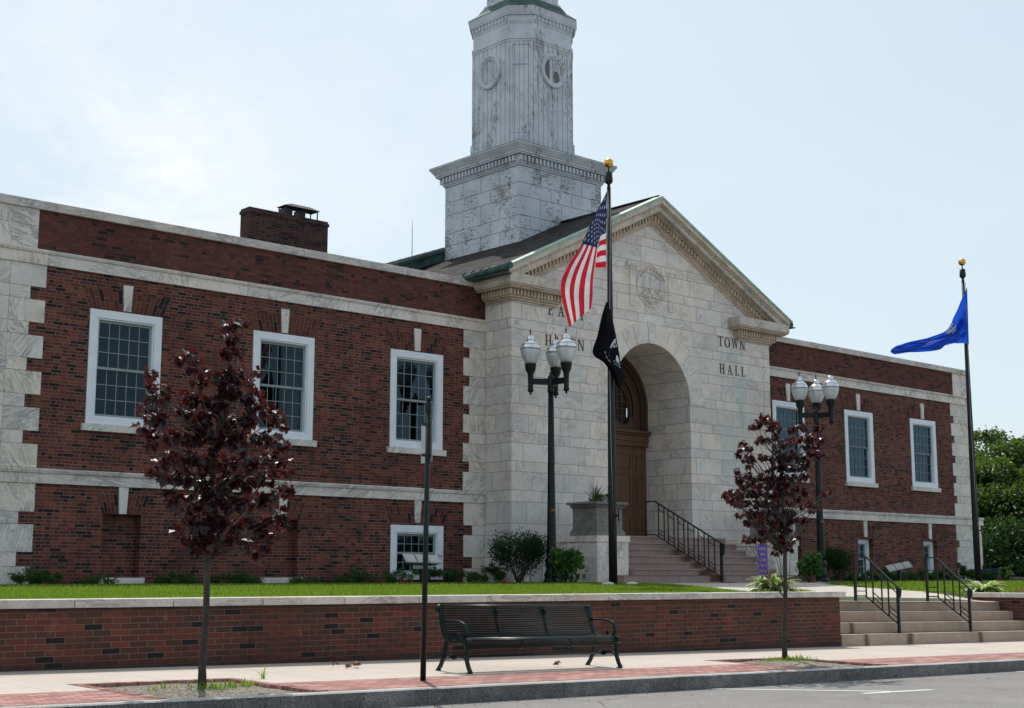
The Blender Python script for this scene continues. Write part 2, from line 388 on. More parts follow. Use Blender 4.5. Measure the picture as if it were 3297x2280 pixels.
# slate
def slate():
    m, t, b = newmat('slate_roof'); p = t.pos(); s = t.sep(p)
    r = t.math('DIVIDE', s[2], .085); row = t.math('FLOOR', r); zf = t.math('FRACT', r)
    u = t.math('ADD', t.math('DIVIDE', s[1], .28), t.math('MULTIPLY', t.math('MODULO', t.math('ABSOLUTE', row), 2.0), .5))
    wn = t.white(t.comb(t.math('FLOOR', u), row, .1)).outputs[0]
    c = t.ramp(wn, [(0, (.014, .011, .012)), (.3, (.036, .029, .027)), (.6, (.025, .023, .024)), (.85, (.056, .044, .039))], True)
    c = t.mix(1.0, c, t.ramp(zf, [(0, .45), (.16, 1)]), 'MULTIPLY')
    c = t.mix(1.0, c, t.ramp(t.noise(1.5, 5, p), [(.3, .75), (.7, 1.2)]), 'MULTIPLY')
    t.put(b.inputs['Base Color'], c); b.inputs['Roughness'].default_value = .9; b.inputs['Specular IOR Level'].default_value = .15
    t.put(b.inputs['Normal'], t.bump(t.math('MULTIPLY', zf, -1.0), .6, .02))
    return m
M['slate'] = slate()
def glassmat():
    m, t, b = newmat('window_glass')
    gl = t.new('ShaderNodeBsdfGlossy'); gl.inputs['Roughness'].default_value = .02; gl.inputs[0].default_value = (.45, .62, .72, 1)
    tr = t.new('ShaderNodeBsdfTransparent'); tr.inputs[0].default_value = (.55, .62, .66, 1)
    fr = t.new('ShaderNodeFresnel'); fr.inputs[0].default_value = 1.55
    p = t.pos()
    mx = t.new('ShaderNodeMixShader')
    t.put(mx.inputs[0], t.math('ADD', t.math('MULTIPLY', fr.outputs[0], .30), .02))
    t.l.new(tr.outputs[0], mx.inputs[1]); t.l.new(gl.outputs[0], mx.inputs[2]); t.l.new(mx.outputs[0], t.n['Material Output'].inputs[0])
    return m
M['glass'] = glassmat()
def globemat(name, ribbed):
    m, t, b = newmat(name); p = t.pos(); s = t.sep(p)
    b.inputs['Base Color'].default_value = (.85, .86, .88, 1) if ribbed else (.9, .9, .91, 1)
    b.inputs['Roughness'].default_value = .24 if ribbed else .16; b.inputs['Metallic'].default_value = .45 if ribbed else .7
    tr = t.new('ShaderNodeBsdfTranslucent'); tr.inputs[0].default_value = (1, .99, .97, 1)
    mx = t.new('ShaderNodeMixShader'); mx.inputs[0].default_value = .30 if ribbed else .12
    t.l.new(b.outputs[0], mx.inputs[1]); t.l.new(tr.outputs[0], mx.inputs[2]); t.l.new(mx.outputs[0], t.n['Material Output'].inputs[0])
    w = t.math('SINE', t.math('MULTIPLY', s[2], 260.0))
    t.put(b.inputs['Normal'], t.bump(w, .35 if ribbed else .12, .01))
    return m
M['globe'] = globemat('globe_refractor', True); M['globe_top'] = globemat('globe_hood', False)

# ------------------------------------------------------------------ mesh helpers
class MB:
    def __init__(s): s.v = []; s.f = []; s.m = []; s.sm = []
    def face(s, pts, m=0, sm=False):
        i = len(s.v); s.v += [tuple(p) for p in pts]; s.f.append(tuple(range(i, i + len(pts)))); s.m.append(m); s.sm.append(sm)
    def box(s, x0, x1, y0, y1, z0, z1, m=0):
        i = len(s.v)
        s.v += [(x0, y0, z0), (x1, y0, z0), (x1, y1, z0), (x0, y1, z0), (x0, y0, z1), (x1, y0, z1), (x1, y1, z1), (x0, y1, z1)]
        for f in ((0, 3, 2, 1), (4, 5, 6, 7), (0, 1, 5, 4), (1, 2, 6, 5), (2, 3, 7, 6), (3, 0, 4, 7)):
            s.f.append(tuple(i + k for k in f)); s.m.append(m); s.sm.append(False)
    def hexa(s, p, m=0):   # 8 points, bottom loop then top loop
        i = len(s.v); s.v += [tuple(q) for q in p]
        for f in ((0, 3, 2, 1), (4, 5, 6, 7), (0, 1, 5, 4), (1, 2, 6, 5), (2, 3, 7, 6), (3, 0, 4, 7)):
            s.f.append(tuple(i + k for k in f)); s.m.append(m); s.sm.append(False)
    def prism(s, poly, fn, a, b, m=0, mcap=None):
        """poly 2D; fn(u,v,w)->3D ; extrude w from a to b"""
        i = len(s.v); n = len(poly)
        s.v += [tuple(fn(u, v, a)) for u, v in poly] + [tuple(fn(u, v, b)) for u, v in poly]
        for k in range(n):
            j = (k + 1) % n
            s.f.append((i + k, i + j, i + n + j, i + n + k)); s.m.append(m); s.sm.append(False)
        s.f.append(tuple(i + k for k in range(n))[::-1]); s.m.append(m if mcap is None else mcap); s.sm.append(False)
        s.f.append(tuple(i + n + k for k in range(n))); s.m.append(m if mcap is None else mcap); s.sm.append(False)
    def tube(s, pts, r, n=8, m=0, cap=True):
        pts = [Vector(p) for p in pts]; rr = r if isinstance(r, (list, tuple)) else [r] * len(pts)
        i0 = len(s.v); prev = None
        for k, p in enumerate(pts):
            a = pts[max(k - 1, 0)]; b = pts[min(k + 1, len(pts) - 1)]
            d = (b - a).normalized()
            if prev is None:
                up = Vector((0, 0, 1)) if abs(d.z) < .9 else Vector((1, 0, 0)); e1 = d.cross(up).normalized()
            else:
                e1 = (prev - d * prev.dot(d)).normalized()
            prev = e1; e2 = d.cross(e1)
            for q in range(n):
                t = 2 * math.pi * q / n
                s.v.append(tuple(p + (e1 * math.cos(t) + e2 * math.sin(t)) * rr[k]))
        for k in range(len(pts) - 1):
            for q in range(n):
                a = i0 + k * n + q; b = i0 + k * n + (q + 1) % n
                s.f.append((a, b, b + n, a + n)); s.m.append(m); s.sm.append(True)
        if cap:
            s.f.append(tuple(i0 + q for q in range(n))[::-1]); s.m.append(m); s.sm.append(False)
            e = i0 + (len(pts) - 1) * n
            s.f.append(tuple(e + q for q in range(n))); s.m.append(m); s.sm.append(False)
    def lathe(s, prof, c, n=20, m=0, flute=0, fd=.0, sm=True):
        cx, cy, cz = c; i0 = len(s.v)
        for (r, z) in prof:
            for q in range(n):
                t = 2 * math.pi * q / n
                rr = r * (1 - (fd if flute and q % 2 else 0))
                s.v.append((cx + rr * math.cos(t), cy + rr * math.sin(t), cz + z))
        for k in range(len(prof) - 1):
            for q in range(n):
                a = i0 + k * n + q; b = i0 + k * n + (q + 1) % n
                s.f.append((a, b, b + n, a + n)); s.m.append(m); s.sm.append(sm)
        s.f.append(tuple(i0 + q for q in range(n))[::-1]); s.m.append(m); s.sm.append(False)
        e = i0 + (len(prof) - 1) * n
        s.f.append(tuple(e + q for q in range(n))); s.m.append(m); s.sm.append(False)
    def sphere(s, c, r, n=14, m=0, sz=1):
        pr = [(max(r * math.sin(math.pi * k / n), .0005), -r * sz * math.cos(math.pi * k / n)) for k in range(n + 1)]
        s.lathe(pr, c, n * 2, m)
    def bar(s, a, b, w, h=None, m=0):
        """rectangular bar from a to b"""
        a = Vector(a); b = Vector(b); h = h or w; d = (b - a).normalized()
        up = Vector((0, 0, 1)) if abs(d.z) < .95 else Vector((0, 1, 0))
        e1 = d.cross(up).normalized(); e2 = e1.cross(d)
        q = [a - e1 * w / 2 - e2 * h / 2, a + e1 * w / 2 - e2 * h / 2, a + e1 * w / 2 + e2 * h / 2, a - e1 * w / 2 + e2 * h / 2]
        s.hexa(q + [p + (b - a) for p in q], m)

LOC = {}
def build(mb, name, mats, parent=None, bevel=0, loc=None):
    off = LOC.get(parent.name, Vector((0, 0, 0))) if parent is not None else (Vector(loc) if loc is not None else Vector((0, 0, 0)))
    me = bpy.data.meshes.new(name)
    ox, oy, oz = off
    me.from_pydata([(x - ox, y - oy, z - oz) for x, y, z in mb.v], [], mb.f)
    for mm in (mats if isinstance(mats, (list, tuple)) else [mats]): me.materials.append(M[mm] if isinstance(mm, str) else mm)
    me.polygons.foreach_set('material_index', mb.m); me.polygons.foreach_set('use_smooth', mb.sm)
    me.update()
    o = bpy.data.objects.new(name, me); COL.objects.link(o)
    if parent is not None: o.parent = parent
    else: o.location = off
    LOC[o.name] = off
    if bevel:
        bv = o.modifiers.new('bevel', 'BEVEL'); bv.width = bevel; bv.segments = 2; bv.limit_method = 'ANGLE'
    return o
def thing(name, label, cat, loc, group=None):
    o = bpy.data.objects.new(name, None); COL.objects.link(o); o.location = loc; o.empty_display_size = .2
    o['label'] = label; o['category'] = cat
    if group: o['group'] = group
    LOC[o.name] = Vector(loc); return o
def tag(o, label, cat, group=None):
    o['label'] = label; o['category'] = cat
    if group: o['group'] = group
    return o
def kind(o, k, label=None, cat=None):
    o['kind'] = k
    if label: o['label'] = label
    if cat: o['category'] = cat
    return o
def copy_tree(o, parent=None, loc=None):
    c = o.copy(); COL.objects.link(c)
    if parent is not None: c.parent = parent
    if loc is not None: c.location = loc; 
    LOC[c.name] = Vector(loc) if loc is not None else LOC.get(parent.name if parent else '', Vector((0, 0, 0)))
    for ch in list(o.children): copy_tree(ch, c)
    return c

def text_mesh(txt, size, spacing=1.0, res=2):
    """flat triangles of a text centred on the origin, as (verts2d, faces)"""
    cu = bpy.data.curves.new('tmp_text', 'FONT'); cu.body = txt; cu.size = size; cu.align_x = 'CENTER'; cu.resolution_u = res; cu.space_character = spacing
    ob = bpy.data.objects.new('tmp_text', cu); COL.objects.link(ob)
    dg = bpy.context.evaluated_depsgraph_get(); me = bpy.data.meshes.new_from_object(ob.evaluated_get(dg))
    v = [(a.co.x, a.co.y) for a in me.vertices]; f = [tuple(p.vertices) for p in me.polygons]
    bpy.data.objects.remove(ob); bpy.data.curves.remove(cu); bpy.data.meshes.remove(me)
    return v, f
def add_text(mb, txt, size, fn, m=0, spacing=1.0, dup=None):
    v, f = text_mesh(txt, size, spacing)
    i = len(mb.v); mb.v += [tuple(fn(a, b)) for a, b in v]
    for q in f: mb.f.append(tuple(i + k for k in q)); mb.m.append(m); mb.sm.append(False)

# ------------------------------------------------------------------ ground, road, pavement
def sheet(name, xs, ys, zf, mat, inside=None):
    mb = MB(); idx = {}
    for i, x in enumerate(xs):
        for j, y in enumerate(ys): idx[i, j] = len(mb.v); mb.v.append((x, y, zf(x, y)))
    for i in range(len(xs) - 1):
        for j in range(len(ys) - 1):
            mb.f.append((idx[i, j], idx[i + 1, j], idx[i + 1, j + 1], idx[i, j + 1])); mb.m.append(0); mb.sm.append(False)
    return build(mb, name, mat)
def lin(a, b, n): return [a + (b - a) * i / n for i in range(n + 1)]
kind(sheet('ground', [-900, 1200], [-900, 1200], lambda x, y: -2.2, 'asphalt'), 'structure')
kind(sheet('road', lin(-60, 90, 10), lin(-40, 10.96, 6), road_z, 'asphalt'), 'structure')
# kerb : sloped prism, slightly irregular top edge
mb = MB()
xs = lin(-5, 60, 260)
def kz(x): return side_z(x, 10.95) + .004 * noise.noise((x * 1.7, 0, 0))
def ky(x): return 10.95 + .006 * noise.noise((x * 2.3, 5, 0))
for a, b in zip(xs[:-1], xs[1:]):
    za, zb = kz(a), kz(b); ya, yb = ky(a), ky(b)
    ra, rb = road_z(a, 10.95) - .15, road_z(b, 10.95) - .15
    mb.face([(a, ya, ra), (b, yb, rb), (b, yb, zb - .012), (a, ya, za - .012)])
    mb.face([(a, ya, za - .012), (b, yb, zb - .012), (b, yb + .014, zb), (a, ya + .014, za)])
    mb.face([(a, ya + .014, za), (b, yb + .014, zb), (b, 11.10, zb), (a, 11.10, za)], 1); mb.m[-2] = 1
M['kerb_top_sunlit'] = speckle_mat('granite_kerb_sawn_sunlit', (.34, .325, .31), (.46, .44, .42), (.56, .54, .52), 70, big=.14, joints=[(0, 1.85, 1.37, .006)])  # sawn top of the same granite, lightened to paint in direct sunlight
kind(build(mb, 'kerb', ['kerb', 'kerb_top_sunlit']), 'structure')
# markings
mb = MB()
def road_quad(mb, pts, dz=.004): mb.face([(x, y, road_z(x, y) + dz) for x, y in pts])
road_quad(mb, [(12.9, 10.93), (14.5, 9.50), (14.63, 9.55), (13.05, 10.93)])
road_quad(mb, [(13.98, 9.44), (15.3, 9.36), (15.3, 9.47), (13.98, 9.56)])
road_quad(mb, [(19.95, 10.9), (19.85, 9.5), (19.97, 9.5), (20.07, 10.9)])
road_quad(mb, [(19.2, 9.42), (20.6, 9.38), (20.6, 9.49), (19.2, 9.53)])
kind(build(mb, 'road_marking', 'paint'), 'structure')
# pavement: concrete, with holes for tree pits; brick strip
PITS = [(5.93, 7.72), (15.15, 17.0)]
PITY = (11.12, 12.86)
def pave(name, x0, x1, y0, y1, mat, dz=0.0, holes=()):
    mb = MB(); xb = sorted({x0, x1} | {h for hh in holes for h in hh if x0 < h < x1}); yb = sorted({y0, y1} | ({PITY[1]} if y0 < PITY[1] < y1 and holes else set()))
    for a, b in zip(xb[:-1], xb[1:]):
        for c, d in zip(yb[:-1], yb[1:]):
            if any(h[0] - 1e-6 <= a and b <= h[1] + 1e-6 for h in holes) and d <= PITY[1] + 1e-6: continue
            mb.face([(x, y, side_z(x, y) + dz) for x, y in ((a, c), (b, c), (b, d), (a, d))])
    return build(mb, name, mat)
kind(pave('pavement', -5, 60, 12.13, 14.9, 'concrete', 0, PITS), 'structure')
def paver_shader_fix():
    # pavers lie flat: brick pattern must run in X/Y, so give the strip its own mapping
    m, t, b = newmat('brick_paver_flat'); p = t.pos(); s = t.sep(p)
    row = t.math('FLOOR', t.math('DIVIDE', s[1], .105)); yf = t.math('FRACT', t.math('DIVIDE', s[1], .105))
    u = t.math('ADD', t.math('DIVIDE', s[0], .21), t.math('MULTIPLY', t.math('MODULO', t.math('ABSOLUTE', row), 2.0), .5)); uf = t.math('FRACT', u)
    d = t.math('MINIMUM', t.math('MULTIPLY', t.math('MINIMUM', yf, t.math('SUBTRACT', 1.0, yf)), .105), t.math('MULTIPLY', t.math('MINIMUM', uf, t.math('SUBTRACT', 1.0, uf)), .21))
    k = t.ramp(t.math('DIVIDE', d, .014), [(.3, 0), (.6, 1)])
    wn = t.white(t.comb(t.math('FLOOR', u), row, .2)).outputs[0]
    c = t.ramp(wn, [(0, (.34, .15, .12)), (.25, (.40, .19, .15)), (.5, (.29, .125, .105)), (.75, (.46, .24, .20))], True)
    c = t.mix(1.0, c, t.ramp(t.noise(2, 5, p), [(.3, .8), (.7, 1.15)]), 'MULTIPLY')
    c = t.mix(k, (.075, .04, .033), c)
    t.put(b.inputs['Base Color'], c); b.inputs['Roughness'].default_value = .85
    t.put(b.inputs['Normal'], t.bump(k, .5, .005)); return m
M['paver'] = paver_shader_fix()
kind(pave('paver_strip', -5, 60, 11.102, 12.13, 'paver', 0, PITS), 'structure')
for (a, b) in PITS:
    mb = MB(); n = 14
    xs = lin(a + .11, b - .11, n); ys = lin(PITY[0], PITY[1] - .11, n)
    g = [[(x, y, side_z(x, y) - .03 + .045 * max(0, 1 - ((x - (a + b) / 2) ** 2 + (y - 12) ** 2) / .6) + .012 * noise.noise((x * 6, y * 6, 3))) for y in ys] for x in xs]
    for i in range(n):
        for j in range(n): mb.face([g[i][j], g[i + 1][j], g[i + 1][j + 1], g[i][j + 1]])
    kind(build(mb, 'tree_pit_gravel', 'gravel'), 'structure')
    mb = MB()   # soldier-course brick edging round the pit
    def eb(x0, x1, y0, y1):
        z = side_z((x0 + x1) / 2, (y0 + y1) / 2) + .004 + random.uniform(-.002, .003)
        mb.box(x0 + .004, x1 - .004, y0 + .004, y1 - .004, z - .06, z)
    for k in range(16):
        q = (b - a) / 16; eb(a + q * k, a + q * (k + 1), PITY[1] - .11, PITY[1] + .0)
        q = (PITY[1] - .11 - PITY[0]) / 16
        eb(a, a + .11, PITY[0] + q * k, PITY[0] + q * (k + 1)); eb(b - .11, b, PITY[0] + q * k, PITY[0] + q * (k + 1))
    kind(build(mb, 'pit_edging', [M['paver']]), 'structure')

# lawn base, planting bed, path
PATH = [(18.9, 15.0), (20.9, 15.42), (27.9, 15.42), (27.95, 16.25), (28.7, 20.2), (30.9, 22.1), (32.6, 22.4), (32.6, 23.4), (24.0, 23.4), (23.9, 22.2), (21.8, 19.0)]
def inpoly(x, y, P):
    c = False; n = len(P)
    for i in range(n):
        x1, y1 = P[i]; x2, y2 = P[(i + 1) % n]
        if (y1 > y) != (y2 > y) and x < (x2 - x1) * (y - y1) / (y2 - y1) + x1: c = not c
    return c
def lawn_sheet():
    mb = MB()
    def q(x0, x1, y0, y1, nx, ny):
        xs = lin(x0, x1, nx); ys = lin(y0, y1, ny)
        for a, b in zip(xs[:-1], xs[1:]):
            for c, d in zip(ys[:-1], ys[1:]):
                mb.face([(x, y, lawn_z(x, y)) for x, y in ((a, c), (b, c), (b, d), (a, d))])
    q(-5, 20.9, 14.9, 40, 26, 25); q(20.9, 27.9, 15.75, 40, 14, 24); q(27.9, 60, 14.9, 40, 32, 25)
    q(60, 400, 14.9, 40, 8, 2); q(-5, 400, 40, 300, 8, 4)
    return build(mb, 'lawn', 'soil')
kind(lawn_sheet(), 'structure')
mb = MB(); mb.face([(x, y, (lawn_z(x, y) if y > 15.6 else step_z(x, 4)) + .012) for x, y in PATH])
def path_mesh():
    mb = MB(); st = .4
    x = 18.0
    while x < 33:
        y = 15.0
        while y < 23.5:
            if inpoly(x + st / 2, y + st / 2, PATH):
                def z(a, b):
                    t = min(max((b - 15.42) / 1.6, 0), 1)
                    base = lawn_z(a, b) + .012
                    return (step_z(a, 4)) * (1 - t) + base * t if a > 20.85 else base
                mb.face([(a, b, z(a, b)) for a, b in ((x, y), (x + st, y), (x + st, y + st), (x, y + st))])
            y += st
        x += st
    return build(mb, 'path', 'path')
kind(path_mesh(), 'structure')
mb = MB()
for (x0, x1, y0, y1) in ((9, 22.8, 25.4, 26.3), (22.0, 24.0, 23.3, 25.4), (31.9, 46.5, 24.6, 26.3), (18.6, 20.8, 14.95, 15.6)):
    xs = lin(x0, x1, 20); ys = lin(y0, y1, 6)
    for a, b in zip(xs[:-1], xs[1:]):
        for c, d in zip(ys[:-1], ys[1:]):
            mb.face([(x, y, lawn_z(x, y) + .02 + .01 * noise.noise((x * 4, y * 4, 0))) for x, y in ((a, c), (b, c), (b, d), (a, d))])
kind(build(mb, 'planting_bed', 'mulch'), 'structure')

# grass blades, one mesh (uncountable)
def grass(name, n, region, hmin, hmax, seed, w=.006):
    import numpy as np
    rng = np.random.default_rng(seed)
    V = np.zeros((n * 3, 3), 'f'); k = 0
    while k < n:
        x, y = region(rng)
        if inpoly(x, y, PATH): continue
        if 20.75 < x < 28.3 and y < (15.8 if x < 27.9 else 14.95): continue
        z = lawn_z(x, y)
        hh = rng.uniform(hmin, hmax) * (1 + .35 * noise.noise((x * .9, y * .9, 0)))
        if y > 21: hh *= .5
        a = rng.uniform(0, 6.283); ww = w * (1 + (math.hypot(x, y) - 15) * .05)
        dx, dy = math.cos(a) * ww, math.sin(a) * ww
        lx, ly = rng.normal(0, .35) * hh, rng.normal(0, .35) * hh
        V[k * 3] = (x - dx, y - dy, z - .01); V[k * 3 + 1] = (x + dx, y + dy, z - .01); V[k * 3 + 2] = (x + lx, y + ly, z + hh)
        k += 1
    me = bpy.data.meshes.new(name); me.vertices.add(n * 3); me.vertices.foreach_set('co', V.ravel())
    me.loops.add(n * 3); me.loops.foreach_set('vertex_index', np.arange(n * 3, dtype='i'))
    me.polygons.add(n); me.polygons.foreach_set('loop_start', np.arange(0, n * 3, 3, dtype='i')); me.polygons.foreach_set('loop_total', np.full(n, 3, 'i'))
    me.materials.append(M['grass']); me.update(calc_edges=True); me.validate()
    o = bpy.data.objects.new(name, me); COL.objects.link(o); return o
def reg_main(rng):
    u = rng.random()
    if u < .55: return 5.0 + rng.random() * 19, 15.02 + (rng.random() ** 1.5) * 5
    if u < .85: return 7 + rng.random() * 21, 15.02 + rng.random() * 10
    return 28.3 + rng.random() * 17, 15.0 + rng.random() * 10
kind(grass('lawn_grass', 190000, reg_main, .03, .09, 3, .0095), 'stuff', 'bright green mown lawn grass behind the marble coping', 'grass')

# ------------------------------------------------------------------ retaining walls and street steps
rw = thing('retaining_wall', 'long low red brick wall with veined marble coping behind the green bench', 'wall', (12, YR, .5))
mb = MB(); x0, x1 = 0.0, 20.87
mb.hexa([(x0, YR, .2), (x1, YR, .1), (x1, YR + .33, .1), (x0, YR + .33, .2), (x0, YR, 1.25), (x1, YR, 1.225), (x1, YR + .33, 1.225), (x0, YR + .33, 1.25)])
mb.box(x1 - .33, x1, YR + .332, 15.9, .1, 1.225)
build(mb, 'wall', 'rwall', rw)
mb = MB(); js = [-.5]
j = 6.76 - 1.182 * 6
while j < 20.5: js.append(j); j += 1.182
js = [q for q in js if q > -1] + [21.0]
for a, b in zip(js[:-1], js[1:]):
    if b - a < .2: continue
    za, zb = 1.348 - .0017 * (a - 6), 1.348 - .0017 * (b - 6)
    mb.hexa([(a + .004, YR - .055, za - .095), (b - .004, YR - .055, zb - .095), (b - .004, YR + .40, zb - .095), (a + .004, YR + .40, za - .095), (a + .004, YR - .055, za), (b - .004, YR - .055, zb), (b - .004, YR + .40, zb), (a + .004, YR + .40, za)])
mb.box(20.5, 21.0, YR + .404, 16.0, 1.23, 1.325)
build(mb, 'coping', 'coping', rw, .012)

XS = 27.9
rw2 = thing('retaining_wall', 'low brick wall with marble coping along the right side of the street steps', 'wall', (XS + .2, 15.5, .5))
mb = MB(); mb.box(XS, XS + .33, YR, 16.1, .1, 1.135); mb.box(XS + .332, 44, YR, YR + .33, -.3, 1.135)
build(mb, 'wall', 'rwall', rw2)
mb = MB()
mb.box(XS - .05, XS + .38, YR - .05, 15.4, 1.137, 1.235); mb.box(XS - .05, XS + .38, 15.405, 16.15, 1.137, 1.235); mb.box(XS + .385, 44, YR - .05, YR + .40, 1.137, 1.235)
build(mb, 'coping', 'coping', rw2, .012)

st = MB()
fr = [14.56, 14.86, 15.16, 15.46]
xa, xb = 20.872, 27.898
for k in range(4):
    y0 = fr[k]; y1 = 15.8
    za, zb = step_z(xa, k + 1), step_z(xb, k + 1)
    bo = .19 if k else .35
    xe = 29.2 if k == 0 and False else xb
    st.hexa([(xa, y0, za - bo), (xe, y0, zb - bo), (xe, y1, zb - bo), (xa, y1, za - bo), (xa, y0, za), (xe, y0, zb), (xe, y1, zb), (xa, y1, za)])
o = build(st, 'street_steps', 'granite_steps', None, .012, loc=(0, 0, 0)); tag(o, 'four buff granite steps with rust stains rising from the pavement', 'steps')

def street_rail(X, label):
    yb, yt = 14.70, 15.62
    t = thing('handrail', label, 'handrail', (X, yb, step_z(X, 1)), 'black handrails on the street steps')
    zb0 = step_z(X, 1); zt0 = step_z(X, 4); zb1 = onX(0, 0, X).z * 0 + 1.38 - .0155 * (X - 22.87); zt1 = 1.98 - .0155 * (X - 22.87) * .6
    yt2 = yt - .22
    def top(y): return zb1 + (zt1 - zb1) * min((y - yb) / (yt2 - yb), 1)
    def bot(y): return zb0 + .16 + (zt0 + .10 - zb0 - .16) * min((y - yb) / (yt2 - yb), 1)
    mb = MB(); mb.bar((X, yb, zb0), (X, yb, zb1), .045); build(mb, 'post', 'iron', t)
    mb = MB(); mb.bar((X, yt, zt0), (X, yt, zt1), .045); mb.prism([(-.02, 0), (.045, 0), (.02, -.22), (-.0, -.22)], lambda u, v, w: (X + w, yt + u, zt1 + v), -.02, .02); build(mb, 'post', 'iron', t)
    mb = MB(); mb.bar((X, yb - .06, top(yb) - .04), (X, yt2, zt1), .05, .022); mb.bar((X, yt2, zt1), (X, yt + .05, zt1), .05, .022)
    mb.prism([(-.02, 0), (-.075, -.03), (-.06, -.16), (-.03, -.2), (-.02, -.1)], lambda u, v, w: (X + w, yb + u, zb1 + v), -.02, .02)
    build(mb, 'rail', 'iron', t)
    for k, y in enumerate((yb + .20, yb + .34, yb + .53, yb + .68)):
        mb = MB(); mb.bar((X, y, bot(y)), (X, y, top(y)), .022); build(mb, 'baluster', 'iron', t)
    mb = MB()
    mb.bar((X, yb, bot(yb)), (X, yt2, bot(yt2)), .022); mb.bar((X, yt2, bot(yt2)), (X, yt, bot(yt)), .022)
    for (a, b) in ((yb, yb + .20), (yb + .34, yb + .53)):
        for dz in (.10, .19): mb.bar((X, a, bot(a) + dz), (X, b, bot(b) + dz), .016)
        mb.bar((X, a, top(a) - .12), (X, b, top(b) - .12), .016)
    for dz in (.09, .18): mb.bar((X, yt2, bot(yt) + dz), (X, yt, bot(yt) + dz), .016)
    mb.bar((X, yt2, zt1 - .26), (X, yt, zt1 - .26), .016)
    build(mb, 'lower_rail', 'iron', t)
street_rail(22.87, 'black iron handrail on the street steps nearer the end of the long brick wall')
street_rail(25.37, 'black iron handrail on the street steps nearer the flagpole with the blue flag')

# ------------------------------------------------------------------ town hall
TH_ = thing('town_hall', 'red brick town hall with marble quoins, pedimented entrance and white clock-like tower', 'building', (XC, YW, 1.4))
TH_['label'] = 'red brick town hall with marble quoins, pedimented marble entrance and peeling white tower'
LX0, LX1 = 10.05, 22.81
RX0, RX1 = 33.09, 45.88
ZB = 1.2

def wall_with_holes(mb, x0, x1, z0, z1, Y, holes, depth=.14, m=0, mr=0, back=False):
    xs = sorted({x0, x1} | {h[0] for h in holes} | {h[1] for h in holes}); zs = sorted({z0, z1} | {h[2] for h in holes} | {h[3] for h in holes})
    for a, b in zip(xs[:-1], xs[1:]):
        for c, d in zip(zs[:-1], zs[1:]):
            if any(h[0] <= a + 1e-6 and b <= h[1] + 1e-6 and h[2] <= c + 1e-6 and d <= h[3] + 1e-6 for h in holes): continue
            mb.face([(a, Y, c), (b, Y, c), (b, Y, d), (a, Y, d)], m)
    for (a, b, c, d) in holes:
        y2 = Y + depth
        mb.face([(a, Y, c), (a, Y, d), (a, y2, d), (a, y2, c)], mr); mb.face([(b, Y, c), (b, y2, c), (b, y2, d), (b, Y, d)], mr)
        mb.face([(a, Y, d), (b, Y, d), (b, y2, d), (a, y2, d)], mr); mb.face([(a, Y, c), (a, y2, c), (b, y2, c), (b, Y, c)], mr)
        if back: mb.face([(a, y2, c), (b, y2, c), (b, y2, d), (a, y2, d)], mr)

UPW = 1.60; UZ0, UZ1 = 4.60, 6.93
def wcent(side): return [13.05, 16.86, 20.63] if side == 0 else [35.27, 39.04, 42.88]
LOWL = [(13.14, .83, 'n'), (16.93, .83, 'n'), (20.69, 1.58, 'w')]
LOWR = [(35.3, .82, 'v'), (39.17, .82, 'v'), (43.03, .82, 'v')]
BELT0, BELT1, BAND0, BAND1, COP0, COP1 = 3.365, 3.66, 7.665, 7.97, 8.77, 8.95

class _N: pass
def flat_arch(mb, cx, zb, wb, zt, wt, Y, nb, key=.2):
    mb.prism([(cx - wb / 2, zb), (cx + wb / 2, zb), (cx + wt / 2, zt), (cx - wt / 2, zt)], lambda u, v, w: (u, w, v), Y + .02, Y - .002, m=3)
    # radiating bricks each side of the keystone, two pieces high, on a mortar bed
    for s in (-1, 1):
        for k in range(nb):
            def X(t, z):
                a = key * .5 * (.85 + .25 * (z - zb) / (zt - zb)); e = wb / 2 + (wt - wb) / 2 * (z - zb) / (zt - zb)
                return cx + s * (a + (e - a) * t)
            t0, t1 = k / nb, (k + 1) / nb; g = .0075
            cut = zb + (zt - zb) * (.62 if k % 2 else .36)
            for (za, zc) in ((zb + .002, cut - g), (cut + g, zt)):
                q = [(X(t0, za) + s * g, za), (X(t1, za) - s * g, za), (X(t1, zc) - s * g, zc), (X(t0, zc) + s * g, zc)]
                if s < 0: q = q[::-1]
                mb.prism(q, lambda u, v, w: (u, w, v), Y + .03, Y - .006, m=random.choice((0, 0, 0, 1, 1, 2)))
M['mortar'] = pbr('mortar', (.20, .115, .09), .9, .2, 10)
M['b0'] = pbr('arch_brick_red', (.135, .040, .030), .85, .25, 20, .3, 60, spec=.25); M['b1'] = pbr('arch_brick_brown', (.085, .028, .024), .85, .25, 20, .3, 60, spec=.25); M['b2'] = pbr('arch_brick_dark', (.020, .014, .015), .85, .25, 20, .3, 60, spec=.25)

